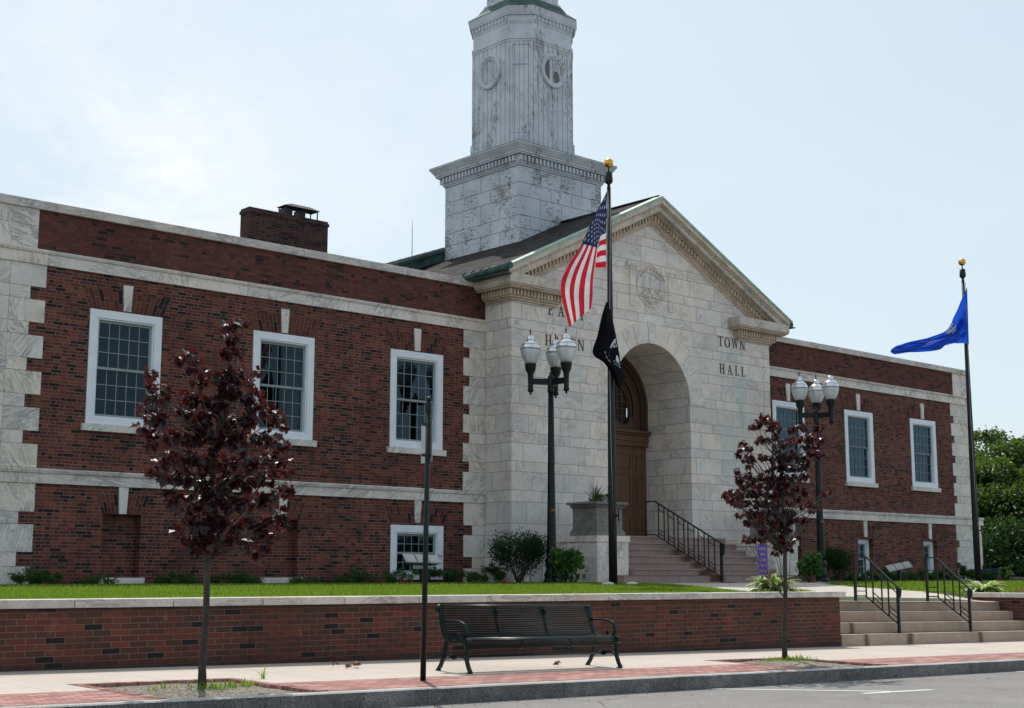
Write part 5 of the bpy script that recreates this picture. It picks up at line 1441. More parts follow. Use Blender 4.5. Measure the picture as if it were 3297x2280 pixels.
# ------------------------------------------------------------------ cloth surfaces
class Cloth:
    def __init__(s, us, vs, P):   # P[i][j] for us[i], vs[j]
        s.us, s.vs, s.P = us, vs, P
    @staticmethod
    def idx(a, t):
        t = min(max(t, a[0]), a[-1])
        for i in range(len(a) - 1):
            if t <= a[i + 1]: return i, (t - a[i]) / (a[i + 1] - a[i])
        return len(a) - 2, 1.0
    @staticmethod
    def cr(p0, p1, p2, p3, t): return .5 * ((2 * p1) + (p2 - p0) * t + (2 * p0 - 5 * p1 + 4 * p2 - p3) * t * t + (3 * p1 - p0 - 3 * p2 + p3) * t ** 3)
    def row(s, i, v):
        j, t = s.idx(s.vs, v); R0 = s.P[i]; n = len(R0)
        g = lambda k: R0[k] if 0 <= k < n else (R0[0] * 2 - R0[1] if k < 0 else R0[n - 1] * 2 - R0[n - 2])
        return s.cr(g(j - 1), g(j), g(j + 1), g(j + 2), t)
    def __call__(s, u, v):
        i, t = s.idx(s.us, u); n = len(s.us)
        def g(k):
            if k < 0: return s.row(0, v) * 2 - s.row(1, v)
            if k >= n: return s.row(n - 1, v) * 2 - s.row(n - 2, v)
            return s.row(k, v)
        return s.cr(g(i - 1), g(i), g(i + 1), g(i + 2), t)
    def nrm(s, u, v):
        e = .01; a = s(min(u + e, 1), v) - s(max(u - e, 0), v); b = s(u, min(v + e, 1)) - s(u, max(v - e, 0)); n = a.cross(b)
        return n.normalized() if n.length > 1e-9 else Vector((0, -1, 0))
    def mesh(s, nu, nv, matfn, wave=0.0, seed=0):
        mb = MB(); g = []
        for i in range(nu + 1):
            r = []
            for j in range(nv + 1):
                u, v = i / nu, j / nv; p = s(u, v)
                w = wave * (noise.noise((u * 5 + seed, v * 4, 1)) + .5 * noise.noise((u * 13 + seed, v * 9, 4))) * min(1, u * 5)
                r.append(p + F_ * w)
            g.append(r)
        base = {}
        for i in range(nu + 1):
            for j in range(nv + 1): base[i, j] = len(mb.v); mb.v.append(tuple(g[i][j]))
        for i in range(nu):
            for j in range(nv):
                mb.f.append((base[i, j], base[i + 1, j], base[i + 1, j + 1], base[i, j + 1])); mb.m.append(matfn((i + .5) / nu, (j + .5) / nv)); mb.sm.append(True)
        s.wave, s.seed = wave, seed
        return mb
    def at(s, u, v, off):
        p = s(u, v); w = s.wave * (noise.noise((u * 5 + s.seed, v * 4, 1)) + .5 * noise.noise((u * 13 + s.seed, v * 9, 4))) * min(1, u * 5)
        n = s.nrm(u, v)
        if n.dot(F_) > 0: n = -n
        return p + F_ * w + n * off
def D(x, y): return (x * 3297 / 2308., y * 3297 / 2308.)
def P3(x, y, dy=0.0, Y=20.02): return onY(*D(x, y), Y + dy)
# striped flag
us = [0, .1, .25, .42, .62, .82, 1]
vs = [0, .27, .54, .77, 1]
net = [
 [P3(1368, 431, -.08), P3(1367, 478, -.08), P3(1366, 525, -.08), P3(1366, 563, -.08), P3(1366, 602, -.08)],
 [P3(1352, 464, -.12), P3(1353, 500, -.10), P3(1354, 532, -.06), P3(1352, 566, -.04), P3(1351, 603, -.02)],
 [P3(1331, 505, -.18), P3(1343, 516, -.16), P3(1351, 540, -.03), P3(1341, 576, .05), P3(1338, 604, .08)],
 [P3(1308, 556, -.22), P3(1328, 560, -.27), P3(1345, 566, -.14), P3(1341, 596, .08), P3(1338, 622, .14)],
 [P3(1277, 606, -.20), P3(1306, 618, -.30), P3(1337, 630, -.14), P3(1330, 634, .08), P3(1336, 645, .14)],
 [P3(1264, 652, -.22), P3(1299, 664, -.29), P3(1336, 664, -.12), P3(1326, 668, .08), P3(1332, 668, .12)],
 [P3(1283, 738, -.20), P3(1303, 720, -.27), P3(1333, 693, -.12), P3(1322, 690, .06), P3(1328, 680, .10)]]
fl = Cloth(us, vs, net)
def usm(u, v):
    k = min(int(v * 13), 12)
    if u < .4 and k < 7: return 2
    return 0 if k % 2 == 0 else 1
t = thing('flag', 'red, white and blue striped flag with stars hanging from the tall flagpole', 'flag', fl(0, .5))
build(fl.mesh(70, 52, usm, .05, 1), 'cloth', ['red_cloth', 'white_cloth', 'blue_cloth'], t)
mb = MB()
for r in range(9):
    for c in range(6 if r % 2 == 0 else 5):
        cu = .4 * ((c + .5) / 6 if r % 2 == 0 else (c + 1) / 6); cv = (7 / 13) * (r + .8) / 9.6
        for off in (.006, -.006):
            pts = []
            for k in range(10):
                a = math.pi / 2 + k * math.pi / 5; rr = 1 if k % 2 == 0 else .4
                pts.append(fl.at(max(cu + .018 * rr * math.cos(a), 0), max(cv - .03 * rr * math.sin(a), 0), off))
            cc = fl.at(cu, cv, off)
            for k in range(10): mb.face([cc, pts[k], pts[(k + 1) % 10]])
build(mb, 'stars', 'white_cloth', t)
# black flag
def Q(x, y, dy=0.0): return onY(1850 + x / 5.32, 950 + y / 5.32, 20.02 + dy)
vs = [0, .14, .3, .46, .62, .80, 1]
L = [(540, 122), (470, 340), (388, 700), (310, 1000), (505, 1165), (640, 1370), (735, 1590)]
C1 = [(550, 118), (535, 380), (520, 720), (510, 1040), (600, 1210), (690, 1400), (745, 1600)]
C2 = [(560, 120), (610, 420), (640, 760), (660, 1090), (700, 1240), (740, 1420), (756, 1600)]
Rr = [(572, 132), (668, 500), (740, 860), (785, 1130), (835, 1320), (862, 1440), (765, 1610)]
net = []
for col, off in ((L, (-.1, -.15, -.2, -.22, -.2, -.16, -.15)), (C1, (-.1, -.22, -.27, -.3, -.27, -.22, -.2)), (C2, (-.1, -.2, -.24, -.26, -.28, -.3, -.25)), (Rr, (-.1, -.14, -.2, -.22, -.22, -.2, -.2))):
    net.append([Q(x, y, o) for (x, y), o in zip(col, off)])
fb = Cloth([0, .33, .66, 1], vs, net)
t = thing('flag', 'black flag with white emblem and lettering hanging limp below the striped flag', 'flag', fb(0, .2))
build(fb.mesh(30, 60, lambda u, v: 0, .03, 5), 'cloth', 'black_cloth', t)
def near(fc, p, o):   # drop a point of the print onto the cloth along the depth axis
    return p
# print: laid in the cloth's own plane (flag plane 2 cm in front of its folds)
def prt(mb, poly): 
    i = len(mb.v); mb.v += [tuple(Q(x, y, -.345)) for x, y in poly]; mb.f.append(tuple(range(i, i + len(poly)))); mb.m.append(0); mb.sm.append(False)
def uvfind(x, y):
    """flag coordinates (u,v) of a print point given on the hanging cloth"""
    tgt = Q(x, y, -.2); best = None
    for i in range(25):
        for j in range(49):
            p = fb(i / 24, j / 48); d = (p.x - tgt.x) ** 2 + (p.z - tgt.z) ** 2
            if best is None or d < best[0]: best = (d, i / 24, j / 48)
    return best[1], best[2]
def on_cloth(x, y, off=.012):
    # nearest cloth height found once on a coarse grid, then bilinear refinement by direct offset
    u, v = uvfind(x, y); p = fb.at(u, v, off); q = Q(x, y, 0); r = Q(x, y, p.y - 20.02 - .004)
    return r
mb = MB()
def poly_c(pts, m=0): mb.face([on_cloth(x, y) for x, y in pts], m)
poly_c([(605, 905), (625, 850), (660, 790), (700, 740), (706, 780), (690, 810), (650, 860)])
for pts in ([(610, 910), (640, 875), (652, 885), (630, 908)], [(650, 868), (672, 845), (684, 860), (664, 880)], [(690, 815), (704, 805), (712, 830), (696, 838)], [(668, 888), (690, 866), (698, 896), (676, 904)], [(704, 850), (716, 846), (722, 884), (708, 888)]): poly_c(pts)
poly_c([(712, 1035), (738, 1040), (752, 1080), (764, 1130), (770, 1168), (742, 1150), (706, 1120)])
t_ch = [(570, 900), (566, 955), (578, 1000), (595, 1045), (618, 1080), (645, 1108), (676, 1134), (710, 1158), (745, 1178), (772, 1192)]
for (x, y) in t_ch:
    for k in range(8):
        a, b = k * .785, (k + 1) * .785
        poly_c([(x + 11 * math.cos(a), y + 14 * math.sin(a)), (x + 11 * math.cos(b), y + 14 * math.sin(b)), (x + 6 * math.cos(b), y + 8 * math.sin(b)), (x + 6 * math.cos(a), y + 8 * math.sin(a))])
# lettering follows an arc; each glyph placed along the curve
arcpts = [(518, 965), (524, 1000), (536, 1040), (556, 1078), (582, 1112), (612, 1145), (648, 1172), (684, 1196), (722, 1214), (760, 1232), (792, 1244)]
def arcpos(s):
    s = min(max(s, 0), 1) * (len(arcpts) - 1); i = min(int(s), len(arcpts) - 2); f = s - i
    a, b = arcpts[i], arcpts[i + 1]; d = Vector((b[0] - a[0], b[1] - a[1])).normalized()
    return a[0] + (b[0] - a[0]) * f, a[1] + (b[1] - a[1]) * f, d
txt = 'YOU ARE NOT FORGOTTEN'
for k, c in enumerate(txt):
    if c == ' ': continue
    x, y, d = arcpos((k + .5) / len(txt)); n = Vector((d.y, -d.x))   # up of the glyph, towards the emblem
    v, f = text_mesh(c, 30)
    i = len(mb.v); px = on_cloth(x, y)
    for (a, b) in v:
        X, Y = x + d.x * a + n.x * (b - 10), y + d.y * a + n.y * (b - 10)
        mb.v.append(tuple(Q(X, Y, px.y - 20.02 - .004)))
    for q in f: mb.f.append(tuple(i + z for z in q)); mb.m.append(0); mb.sm.append(False)
build(mb, 'print', 'grey_print', t)
# blue flag
def G(x, y, dy=0.0): return onY(2500 + x / 2.66, 800 + y / 2.66, 20.02 + dy)
us = [0, .18, .36, .55, .72, .88, 1]; vs = [0, .33, .66, 1]
cols = [
 [(1632, 330, -.1), (1638, 500, -.1), (1643, 665, -.1), (1648, 825, -.1)],
 [(1590, 425, -.16), (1608, 560, -.05), (1618, 690, -.14), (1600, 812, -.1)],
 [(1540, 540, -.12), (1560, 640, .02), (1570, 735, -.16), (1545, 811, -.1)],
 [(1470, 690, -.05), (1500, 715, .06), (1500, 760, -.18), (1450, 829, -.1)],
 [(1320, 757, .0), (1340, 785, -.05), (1370, 830, -.2), (1375, 874, -.12)],
 [(1150, 800, .0), (1160, 828, -.08), (1150, 860, -.16), (1135, 893, -.1)],
 [(1030, 832, .02), (990, 860, -.06), (976, 882, -.12), (1002, 907, -.08)]]
fc = Cloth(us, vs, [[G(*p) for p in c] for c in cols])
t = thing('flag', 'royal blue flag with a white shield streaming from the right flagpole', 'flag', fc(0, .5))
build(fc.mesh(80, 40, lambda u, v: 0, .16, 9), 'cloth', 'ct_blue', t)
mb = MB()
for off in (.012, -.012):
    for (u0, u1, v0, v1) in ((.46, .50, .10, .45), (.505, .535, .12, .50), (.54, .60, .08, .36), (.47, .58, .02, .07)):
        n = 3
        for i in range(n):
            for j in range(n):
                a, b, c, d = u0 + (u1 - u0) * i / n, u0 + (u1 - u0) * (i + 1) / n, v0 + (v1 - v0) * j / n, v0 + (v1 - v0) * (j + 1) / n
                mb.face([fc.at(a, c, off), fc.at(b, c, off), fc.at(b, d, off), fc.at(a, d, off)])
build(mb, 'shield', 'grey_print', t)

# ------------------------------------------------------------------ green sign post
t = thing('sign_post', 'slim dark green round post with ball finial and edge-on parking sign left of the bench', 'sign post', (9.33, 11.71, .51))
mb = MB(); mb.tube([(9.31, 11.71, .45), (9.35, 11.71, 3.36)], [.031, .026], 16); mb.lathe([(.028, 0), (.033, .02), (.033, .09), (.028, .11), (.018, .13)], (9.352, 11.71, 3.33), 16); build(mb, 'post', 'green', t)
mb = MB(); mb.sphere((9.352, 11.71, 3.475), .032, 10); build(mb, 'finial', 'green', t)
mb = MB(); mb.hexa([(9.37, 11.66, 2.80), (9.43, 11.92, 2.80), (9.425, 11.925, 2.80), (9.365, 11.665, 2.80), (9.37, 11.66, 3.26), (9.43, 11.92, 3.22), (9.425, 11.925, 3.22), (9.365, 11.665, 3.26)]); build(mb, 'sign_plate', 'steel', t)
mb = MB(); mb.bar((9.27, 11.71, 3.20), (9.4, 11.71, 3.20), .03); mb.bar((9.27, 11.71, 2.87), (9.4, 11.71, 2.87), .03); build(mb, 'bracket', 'iron', t)

# ------------------------------------------------------------------ bench
BX0, BX1 = 10.42, 12.86
zB = side_z(11.6, 12.5)
t = thing('park_bench', 'dark green slatted metal bench with scrolled arms in front of the brick wall', 'bench', (11.64, 12.5, zB))
back = [(12.83, 1.22), (12.80, 1.245), (12.775, 1.235), (12.765, 1.20), (12.755, 1.13), (12.735, 1.05), (12.71, .97), (12.68, .91), (12.62, .872)]
seat = [(12.62, .872), (12.52, .865), (12.40, .872), (12.32, .872), (12.285, .858), (12.275, .835), (12.28, .81), (12.295, .785), (12.32, .77)]
def bench_end(X, dz):
    F = lambda u, v, w: (X + w, u, v + dz)
    def ribbon(mb, pts, th, w=.03):
        for a, b in zip(pts[:-1], pts[1:]):
            d = Vector((b[0] - a[0], b[1] - a[1])); L_ = d.length; d /= L_; n = Vector((-d.y, d.x)); e = .004
            A = (a[0] - d.x * e, a[1] - d.y * e); B = (b[0] + d.x * e, b[1] + d.y * e); t0 = th if not isinstance(th, tuple) else th[0]
            mb.prism([(A[0] - n.x * t0 / 2, A[1] - n.y * t0 / 2), (B[0] - n.x * t0 / 2, B[1] - n.y * t0 / 2), (B[0] + n.x * t0 / 2, B[1] + n.y * t0 / 2), (A[0] + n.x * t0 / 2, A[1] + n.y * t0 / 2)], F, -w, w)
    def disc(mb, c, r, w=.034): mb.prism([(c[0] + r * math.cos(k * math.pi / 8), c[1] + r * math.sin(k * math.pi / 8)) for k in range(16)], F, -w, w)
    mb = MB(); b2 = [(u + .02, v - .01) for u, v in back]; ribbon(mb, b2, .045, .022); s2 = [(u, v - .028) for u, v in seat[:-4]]; ribbon(mb, s2, .04, .022)
    disc(mb, (12.815, 1.20), .042); disc(mb, (12.305, .835), .046); disc(mb, (12.815, 1.20), .018, .042); disc(mb, (12.305, .835), .018, .042)
    e = build(mb, 'end_frame', 'bench', t, .004)
    mb = MB(); ribbon(mb, [(12.31, .80), (12.315, .70), (12.31, .62), (12.28, .55), (12.245, .50)], .036, .02); mb.prism([(12.235, .478), (12.315, .478), (12.30, .50), (12.27, .51), (12.235, .50)], F, -.026, .026); build(mb, 'leg', 'bench', t, .003)
    mb = MB(); ribbon(mb, [(12.66, .87), (12.69, .80), (12.71, .72), (12.735, .64), (12.78, .56), (12.835, .50)], .036, .02); mb.prism([(12.78, .478), (12.86, .478), (12.86, .50), (12.82, .515), (12.79, .50)], F, -.026, .026); build(mb, 'leg', 'bench', t, .003)
    mb = MB(); ribbon(mb, [(12.30, .60), (12.34, .655), (12.40, .685), (12.46, .68), (12.50, .655), (12.535, .645), (12.57, .655), (12.62, .685), (12.68, .665), (12.74, .61)], .02, .014)
    for k in range(-2, 3): ribbon(mb, [(12.535, .655), (12.535 + k * .028, .70 - abs(k) * .008)], .018, .012)
    build(mb, 'leg_brace', 'bench', t)
    mb = MB(); ribbon(mb, [(12.74, 1.075), (12.66, 1.07), (12.50, 1.07), (12.42, 1.062), (12.365, 1.035), (12.335, .99), (12.33, .94), (12.345, .90), (12.38, .872)], .022, .02)
    ribbon(mb, [(12.47, .87), (12.475, .915), (12.455, .93), (12.44, .90)], .018, .012); build(mb, 'armrest', 'bench', t, .003)
bench_end(BX0, .0 + (side_z(BX0, 12.5) - .495) + .0); bench_end(BX1, side_z(BX1, 12.5) - .495)
def along(pts, n):
    P = [Vector(p) for p in pts]; seg = [(b - a).length for a, b in zip(P[:-1], P[1:])]; tot = sum(seg); out = []
    for k in range(n):
        s = tot * k / (n - 1); i = 0
        while i < len(seg) - 1 and s > seg[i]: s -= seg[i]; i += 1
        out.append(P[i] + (P[i + 1] - P[i]) * min(s / seg[i], 1))
    return out
dL = side_z(BX0, 12.5) - .495; dR = side_z(BX1, 12.5) - .495
def slats(name, pts, n):
    for p in along(pts, n):
        mb = MB(); mb.tube([(BX0, p.x, p.y + dL), (BX1, p.x, p.y + dR)], .0102, 8); build(mb, name, 'bench', t)
slats('back_slat', back[1:], 17); slats('seat_slat', seat, 17)
for f in (.34, .665):
    X = BX0 + (BX1 - BX0) * f; dz = dL + (dR - dL) * f
    mb = MB()
    for pts in (back[1:], seat):
        for a, b in zip(pts[:-1], pts[1:]): mb.bar((X, a[0] + .016, a[1] + dz - .016), (X, b[0] + .016, b[1] + dz - .016), .035, .014)
    mb.prism([(12.79 + .02, 1.225), (12.73, 1.19), (12.745, 1.13), (12.80, 1.12)], lambda u, v, w: (X + w, u, v + dz), -.02, .02)
    build(mb, 'support_strap', 'bench', t)
mb = MB(); mb.tube([(BX0, 12.535, .665 + dL), (BX1, 12.535, .665 + dR)], .013, 10); build(mb, 'stretcher', 'bench', t)

# ------------------------------------------------------------------ blue sign
SY = 15.45; sx0 = onY(2438, 1800, SY).x; sx1 = onY(2481, 1800, SY).x; sz1 = onY(2455, 1748, SY).z; sz0 = onY(2460, 1855, SY).z
sx1 = sx0 + .31
t = thing('notice_sign', 'small blue sign with orange border and lettering on a black stake by the hosta', 'sign', ((sx0 + sx1) / 2, SY, 1.25))
def rr(x0, x1, z0, z1, r, n=5):
    out = []
    for (cx, cz, a0) in ((x1 - r, z1 - r, 0), (x0 + r, z1 - r, 90), (x0 + r, z0 + r, 180), (x1 - r, z0 + r, 270)):
        for k in range(n + 1): a = R(a0 + 90 * k / n); out.append((cx + r * math.cos(a), cz + r * math.sin(a)))
    return out
XZ = lambda u, v, w: (u, w, v)
mb = MB(); mb.prism(rr(sx0, sx1, sz0, sz1, .03), XZ, SY + .006, SY); build(mb, 'panel', 'sign_blue', t)
mb = MB(); A = rr(sx0 + .008, sx1 - .008, sz0 + .008, sz1 - .008, .026); B = rr(sx0 + .019, sx1 - .019, sz0 + .019, sz1 - .019, .018)
for k in range(len(A)): j = (k + 1) % len(A); mb.face([(A[k][0], SY - .002, A[k][1]), (A[j][0], SY - .002, A[j][1]), (B[j][0], SY - .002, B[j][1]), (B[k][0], SY - .002, B[k][1])])
build(mb, 'border', 'sign_yellow', t)
mb = MB(); hh = sz1 - sz0
for k, w in enumerate(('HANDICAPPED', 'RAMP &', 'ACCESSIBILITY', 'AT REAR OF', 'TOWN HALL')):
    zz = sz1 - hh * (.22 + .165 * k); kx = (.72, .95, .72, .85, .85)[k]
    add_text(mb, w, .056, lambda u, v: ((sx0 + sx1) / 2 + u * kx * .75, SY - .002, zz + v * 1.15), 0)
build(mb, 'lettering', 'sign_yellow', t)
mb = MB(); mb.box((sx0 + sx1) / 2 - .015, (sx0 + sx1) / 2 + .015, SY + .008, SY + .03, 1.22, sz1 - .05); build(mb, 'stake', 'iron', t)

# ------------------------------------------------------------------ memorial plaques on stands
def plaque_stand(cx, cy, ztop, az, label, k_=-.03):
    zb = lawn_z(cx, cy)
    t = thing('plaque_stand', label, 'plaque stand', (cx, cy, zb))
    mb = MB(); mb.box(cx - .035, cx + .035, cy - .035, cy + .035, zb - .05, ztop - .16); mb.bar((cx - .36 * math.cos(az), cy - .36 * math.sin(az), ztop - .17), (cx + .36 * math.cos(az), cy + .36 * math.sin(az), ztop - .13), .05, .05); build(mb, 'post', 'iron', t)
    h = Vector((math.cos(az), math.sin(az), k_)); dpt = Vector((-math.sin(az), math.cos(az), 0)); upv = (dpt * .75 + U_ * .66).normalized(); nn = h.cross(upv).normalized()
    for k in (-1, 0, 1):
        c = Vector((cx, cy, ztop - .07)) + h * (.265 * k)
        mb = MB(); w, hh = .122, .125
        q = [c - h * w - upv * hh, c + h * w - upv * hh, c + h * w + upv * hh, c - h * w + upv * hh]
        if nn.dot(-F_ + U_) < 0: n2 = -nn
        else: n2 = nn
        mb.hexa([p - n2 * .02 for p in q] + [p + n2 * .0 for p in q]); o = build(mb, 'plaque', 'plaque_rim', t)
        mb = MB(); mb.face([c + (p - c) * .84 + n2 * .003 for p in q]); build(mb, 'plaque_face', 'plaque', o)
    return t
t = plaque_stand(34.35, 22.0, 1.92, R(-22), 'three tilted metal plaques on one stand between the two street-step handrails', .17)
t = plaque_stand(17.28, 21.8, 2.0, R(-12), 'tilted metal plaques on a stand before the lower window, behind the green post')
mb = MB(); a = onY(1331, 1822, 21.6); b = onY(1396, 1830, 21.6); mb.box(a.x, b.x, 21.6, 21.63, b.z - .01, a.z + .01); sgn = build(mb, 'name_board', 'plaque_rim', t)
mb = MB(); add_text(mb, '- - - - - - - -', .05, lambda u, v: ((a.x + b.x) / 2 + u, 21.597, a.z - .03 + v)); 
build(mb, 'board_marks', 'iron', sgn)

# ------------------------------------------------------------------ red maples
def maple_leaf(mb, c, d, n, S, m=0):
    d = d.normalized(); sd = d.cross(n)
    if sd.length < 1e-3: sd = d.cross(Vector((1, 0, 0)))
    sd.normalize(); nn = sd.cross(d)
    half = [(0, 0), (.18, .02), (.42, -.05), (.36, .16), (.62, .42), (.40, .44), (.30, .52), (.22, .72), (.12, .70), (0, 1)]
    for s in (1, -1):
        pts = [c + d * (v * S) + sd * (u * S * s) + nn * (u * S * .35 - .12 * S * v * v) for u, v in half]
        mb.face(pts if s > 0 else pts[::-1], m)
def red_maple(base, Y, clusters, trunk_pts, scale_px, label, lpc, S=.085, ib=3, tr0=.036):
    """clusters: (x, y, r) read off the crown as seen from the street, then spread in depth round the trunk axis"""
    t = thing('red_maple_tree', label, 'tree', base, 'young purple-leaved maples in pavement pits')
    tp = [Vector(base)] + [P3(x, y, 0, Y) + Vector((.012 * math.sin(k * 2.3), .02 * math.cos(k * 1.7), 0)) for k, (x, y) in enumerate(trunk_pts)]
    mb = MB(); n = len(tp); rad = [tr0 * (1 - .85 * (k / (n - 1))) + .003 for k in range(n)]; rad[0] = tr0 * 1.35
    mb.tube([tp[0] - Vector((0, 0, .1))] + tp[1:], rad, 12)
    tr = build(mb, 'trunk', 'bark', t)
    mbb = MB(); mbl = MB(); rng = random.Random(5)
    axis = tp
    for (x, y, r) in clusters:
        rw_ = r / scale_px; c = P3(x, y, 0, Y)
        # horizontal distance from trunk sets plausible depth spread
        ax = min(axis, key=lambda p: abs(p.z - (c.z - .25)))
        off = rng.uniform(-1, 1) * max(.12, .55 * abs((c - ax).dot(R_)) + .12)
        c = CAM + (c - CAM) * (1 + off / (c - CAM).length)
        src = min(axis[ib:], key=lambda p: abs(p.z - (c.z - .30 - .25 * (c - p).length)))
        mid = (src + c) / 2 + Vector((0, 0, -.05)) + rnd_unit() * .03
        mbb.tube([src, mid, c], [.008, .005, .0025], 6)
        k = int(lpc * (r / 40) ** 2) + 5
        for q in range(k):
            u = rnd_unit() * (rng.random() ** .45) * rw_ * .68; u.z *= .9
            p = c + u
            d = (u.normalized() * .7 + Vector((0, 0, -.55)) + rnd_unit() * .5)
            maple_leaf(mbl, p, d, rnd_unit() + Vector((0, 0, 1.2)), S * rng.uniform(.7, 1.25))
            if q % 6 == 0: mbb.tube([c, p], [.003, .0015], 4, cap=False)
    build(mbb, 'branches', 'bark', t); build(mbl, 'foliage', 'maple', t)
C1L = [(548, 728, 12), (512, 733, 16), (535, 728, 12), (522, 764, 16), (516, 800, 20), (536, 800, 14), (424, 797, 14), (410, 808, 17), (444, 810, 17), (340, 842, 13), (432, 828, 14), (466, 842, 17), (500, 845, 28), (535, 850, 26), (560, 858, 18), (583, 838, 11), (448, 862, 20), (340, 868, 14), (368, 872, 16), (520, 880, 38), (555, 890, 26), (428, 895, 24), (342, 895, 18), (330, 918, 20), (366, 905, 20), (452, 905, 28), (490, 912, 34), (575, 915, 26), (583, 882, 9), (335, 945, 20), (360, 945, 20), (318, 962, 12), (420, 930, 26), (460, 945, 32), (510, 945, 36), (560, 945, 30), (600, 925, 24), (628, 940, 22), (640, 958, 12), (350, 975, 24), (385, 985, 24), (430, 985, 34), (480, 990, 40), (530, 990, 36), (575, 985, 26), (610, 985, 24), (635, 1000, 18), (345, 1000, 16), (355, 1055, 22), (380, 1035, 28), (425, 1035, 30), (470, 1040, 36), (515, 1045, 34), (560, 1040, 34), (605, 1035, 32), (635, 1040, 18), (648, 1062, 14), (360, 1072, 12), (385, 1075, 22), (420, 1080, 26), (465, 1085, 34), (510, 1090, 36), (555, 1085, 32), (600, 1075, 28), (650, 1098, 14), (640, 1110, 14), (390, 1120, 22), (395, 1140, 16), (440, 1130, 30), (480, 1130, 34), (530, 1135, 36), (575, 1130, 30), (610, 1120, 26), (415, 1165, 20), (450, 1175, 32), (490, 1175, 34), (530, 1180, 28), (575, 1175, 28), (615, 1170, 24), (632, 1160, 18), (642, 1182, 18), (400, 1200, 14), (430, 1210, 26), (470, 1215, 30), (505, 1215, 24), (550, 1215, 24), (585, 1205, 22), (600, 1230, 12), (545, 1232, 14), (576, 1246, 14), (440, 1235, 18), (475, 1240, 14), (620, 1205, 14)]
b1 = Vector((6.80, 11.84, side_z(6.8, 11.84)))
red_maple(b1, 11.84, C1L, [(458, 1500), (462, 1400), (468, 1240), (475, 1120), (490, 1000), (505, 880), (515, 800), (522, 745)], 3297 / 2308 * 0 + 336 * 2308 / 3297, 'young purple-leaved maple standing left of the green sign post', 50, .084)
C2L = []
for (x, y, r) in [(325, 85, 22), (300, 110, 18), (345, 100, 26), (390, 110, 18), (385, 135, 16), (255, 135, 12), (285, 130, 16), (360, 135, 24), (420, 150, 14), (490, 150, 22), (530, 135, 22), (560, 145, 18), (630, 140, 22), (655, 150, 16), (595, 165, 22), (205, 228, 18), (190, 265, 16), (240, 262, 24), (185, 300, 10), (320, 205, 26), (360, 210, 24), (290, 220, 14), (400, 200, 18), (445, 235, 26), (480, 220, 26), (520, 215, 18), (560, 205, 24), (600, 200, 28), (640, 205, 24), (625, 240, 28), (660, 215, 14), (570, 250, 26), (610, 290, 26), (640, 300, 16), (670, 300, 10), (400, 265, 20), (350, 310, 24), (310, 310, 18), (240, 310, 22), (220, 330, 18), (265, 345, 16), (380, 330, 20), (420, 320, 34), (460, 310, 32), (500, 300, 30), (540, 320, 30), (570, 350, 28), (540, 370, 22), (430, 370, 36), (390, 370, 22), (355, 390, 20), (470, 370, 30), (505, 380, 24), (575, 420, 22), (230, 360, 16), (170, 395, 18), (200, 420, 20), (235, 420, 22), (275, 435, 22), (320, 430, 20), (365, 430, 24), (400, 430, 30), (440, 430, 32), (480, 430, 22), (530, 430, 24), (180, 450, 22), (210, 470, 30), (250, 470, 30), (290, 480, 26), (330, 480, 20), (370, 470, 26), (415, 480, 30), (455, 470, 24), (90, 535, 14), (115, 530, 20), (150, 510, 24), (130, 560, 22), (165, 545, 30), (205, 520, 30), (250, 520, 30), (290, 530, 28), (180, 590, 26), (220, 575, 26), (330, 520, 24), (370, 530, 28), (410, 530, 24), (510, 500, 22), (545, 505, 16), (480, 525, 18), (440, 520, 18), (520, 550, 18), (570, 520, 14), (320, 580, 30), (280, 590, 26), (360, 580, 32), (400, 590, 24), (480, 570, 20), (555, 600, 16), (590, 590, 22), (620, 590, 20), (650, 600, 12), (610, 620, 16), (665, 530, 10), (700, 512, 8), (180, 650, 14), (220, 650, 22), (260, 640, 30), (300, 640, 30), (340, 640, 32), (385, 635, 30), (430, 630, 24), (470, 630, 24), (240, 690, 26), (280, 690, 26), (330, 690, 24), (380, 680, 30), (420, 680, 28), (470, 680, 22), (560, 680, 24), (530, 685, 14), (500, 640, 16), (320, 740, 28), (360, 730, 28), (400, 730, 26), (440, 720, 22), (470, 740, 16), (225, 795, 18), (255, 790, 18), (290, 790, 20), (330, 780, 26), (370, 780, 24), (410, 780, 20), (440, 770, 20), (410, 830, 22), (430, 815, 20), (480, 810, 12), (440, 850, 22), (480, 850, 14), (390, 870, 13), (500, 790, 12)]:
    C2L.append(((2280 + x / 1.819) * 2308 / 3297, (1300 + y / 1.819) * 2308 / 3297, r * .385))
b2 = Vector((16.26, 12.31, side_z(16.26, 12.31)))
red_maple(b2, 12.31, C2L, [(1770, 1440), (1769, 1350), (1768, 1240), (1768, 1180), (1765, 1110), (1762, 1040), (1752, 990), (1735, 955)], 225 * 2308 / 3297, 'young purple-leaved maple standing between the entrance steps and the street steps', 190, .080, 2, .034)
for nm, (x0, y0, x1, y1) in (('a', (1700, 1265, 1765, 1285)),):
    pass

mb = MB(); rg = random.Random(11)
for k in range(420):   # grit, scraps and leaf crumbs lying against the kerb
    x = rg.uniform(4, 24); y = 10.93 - abs(rg.gauss(0, .07)) - (rg.random() ** 6) * .8; q = Vector((x, y, road_z(x, y) + .003)); S_ = rg.uniform(.006, .022) * (2.2 if rg.random() < .06 else 1)
    d = Vector((rg.uniform(-1, 1), rg.uniform(-1, 1), rg.uniform(0, .4))).normalized(); leafquad(mb, q, d, U_, S_ * 1.6, S_, rg.choice((0, 0, 1, 2)), .3)
kind(build(mb, 'gutter_debris', ['dryleaf', 'gravel', 'plaque']), 'stuff', 'fine grit and leaf crumbs lying along the foot of the kerb', 'debris')
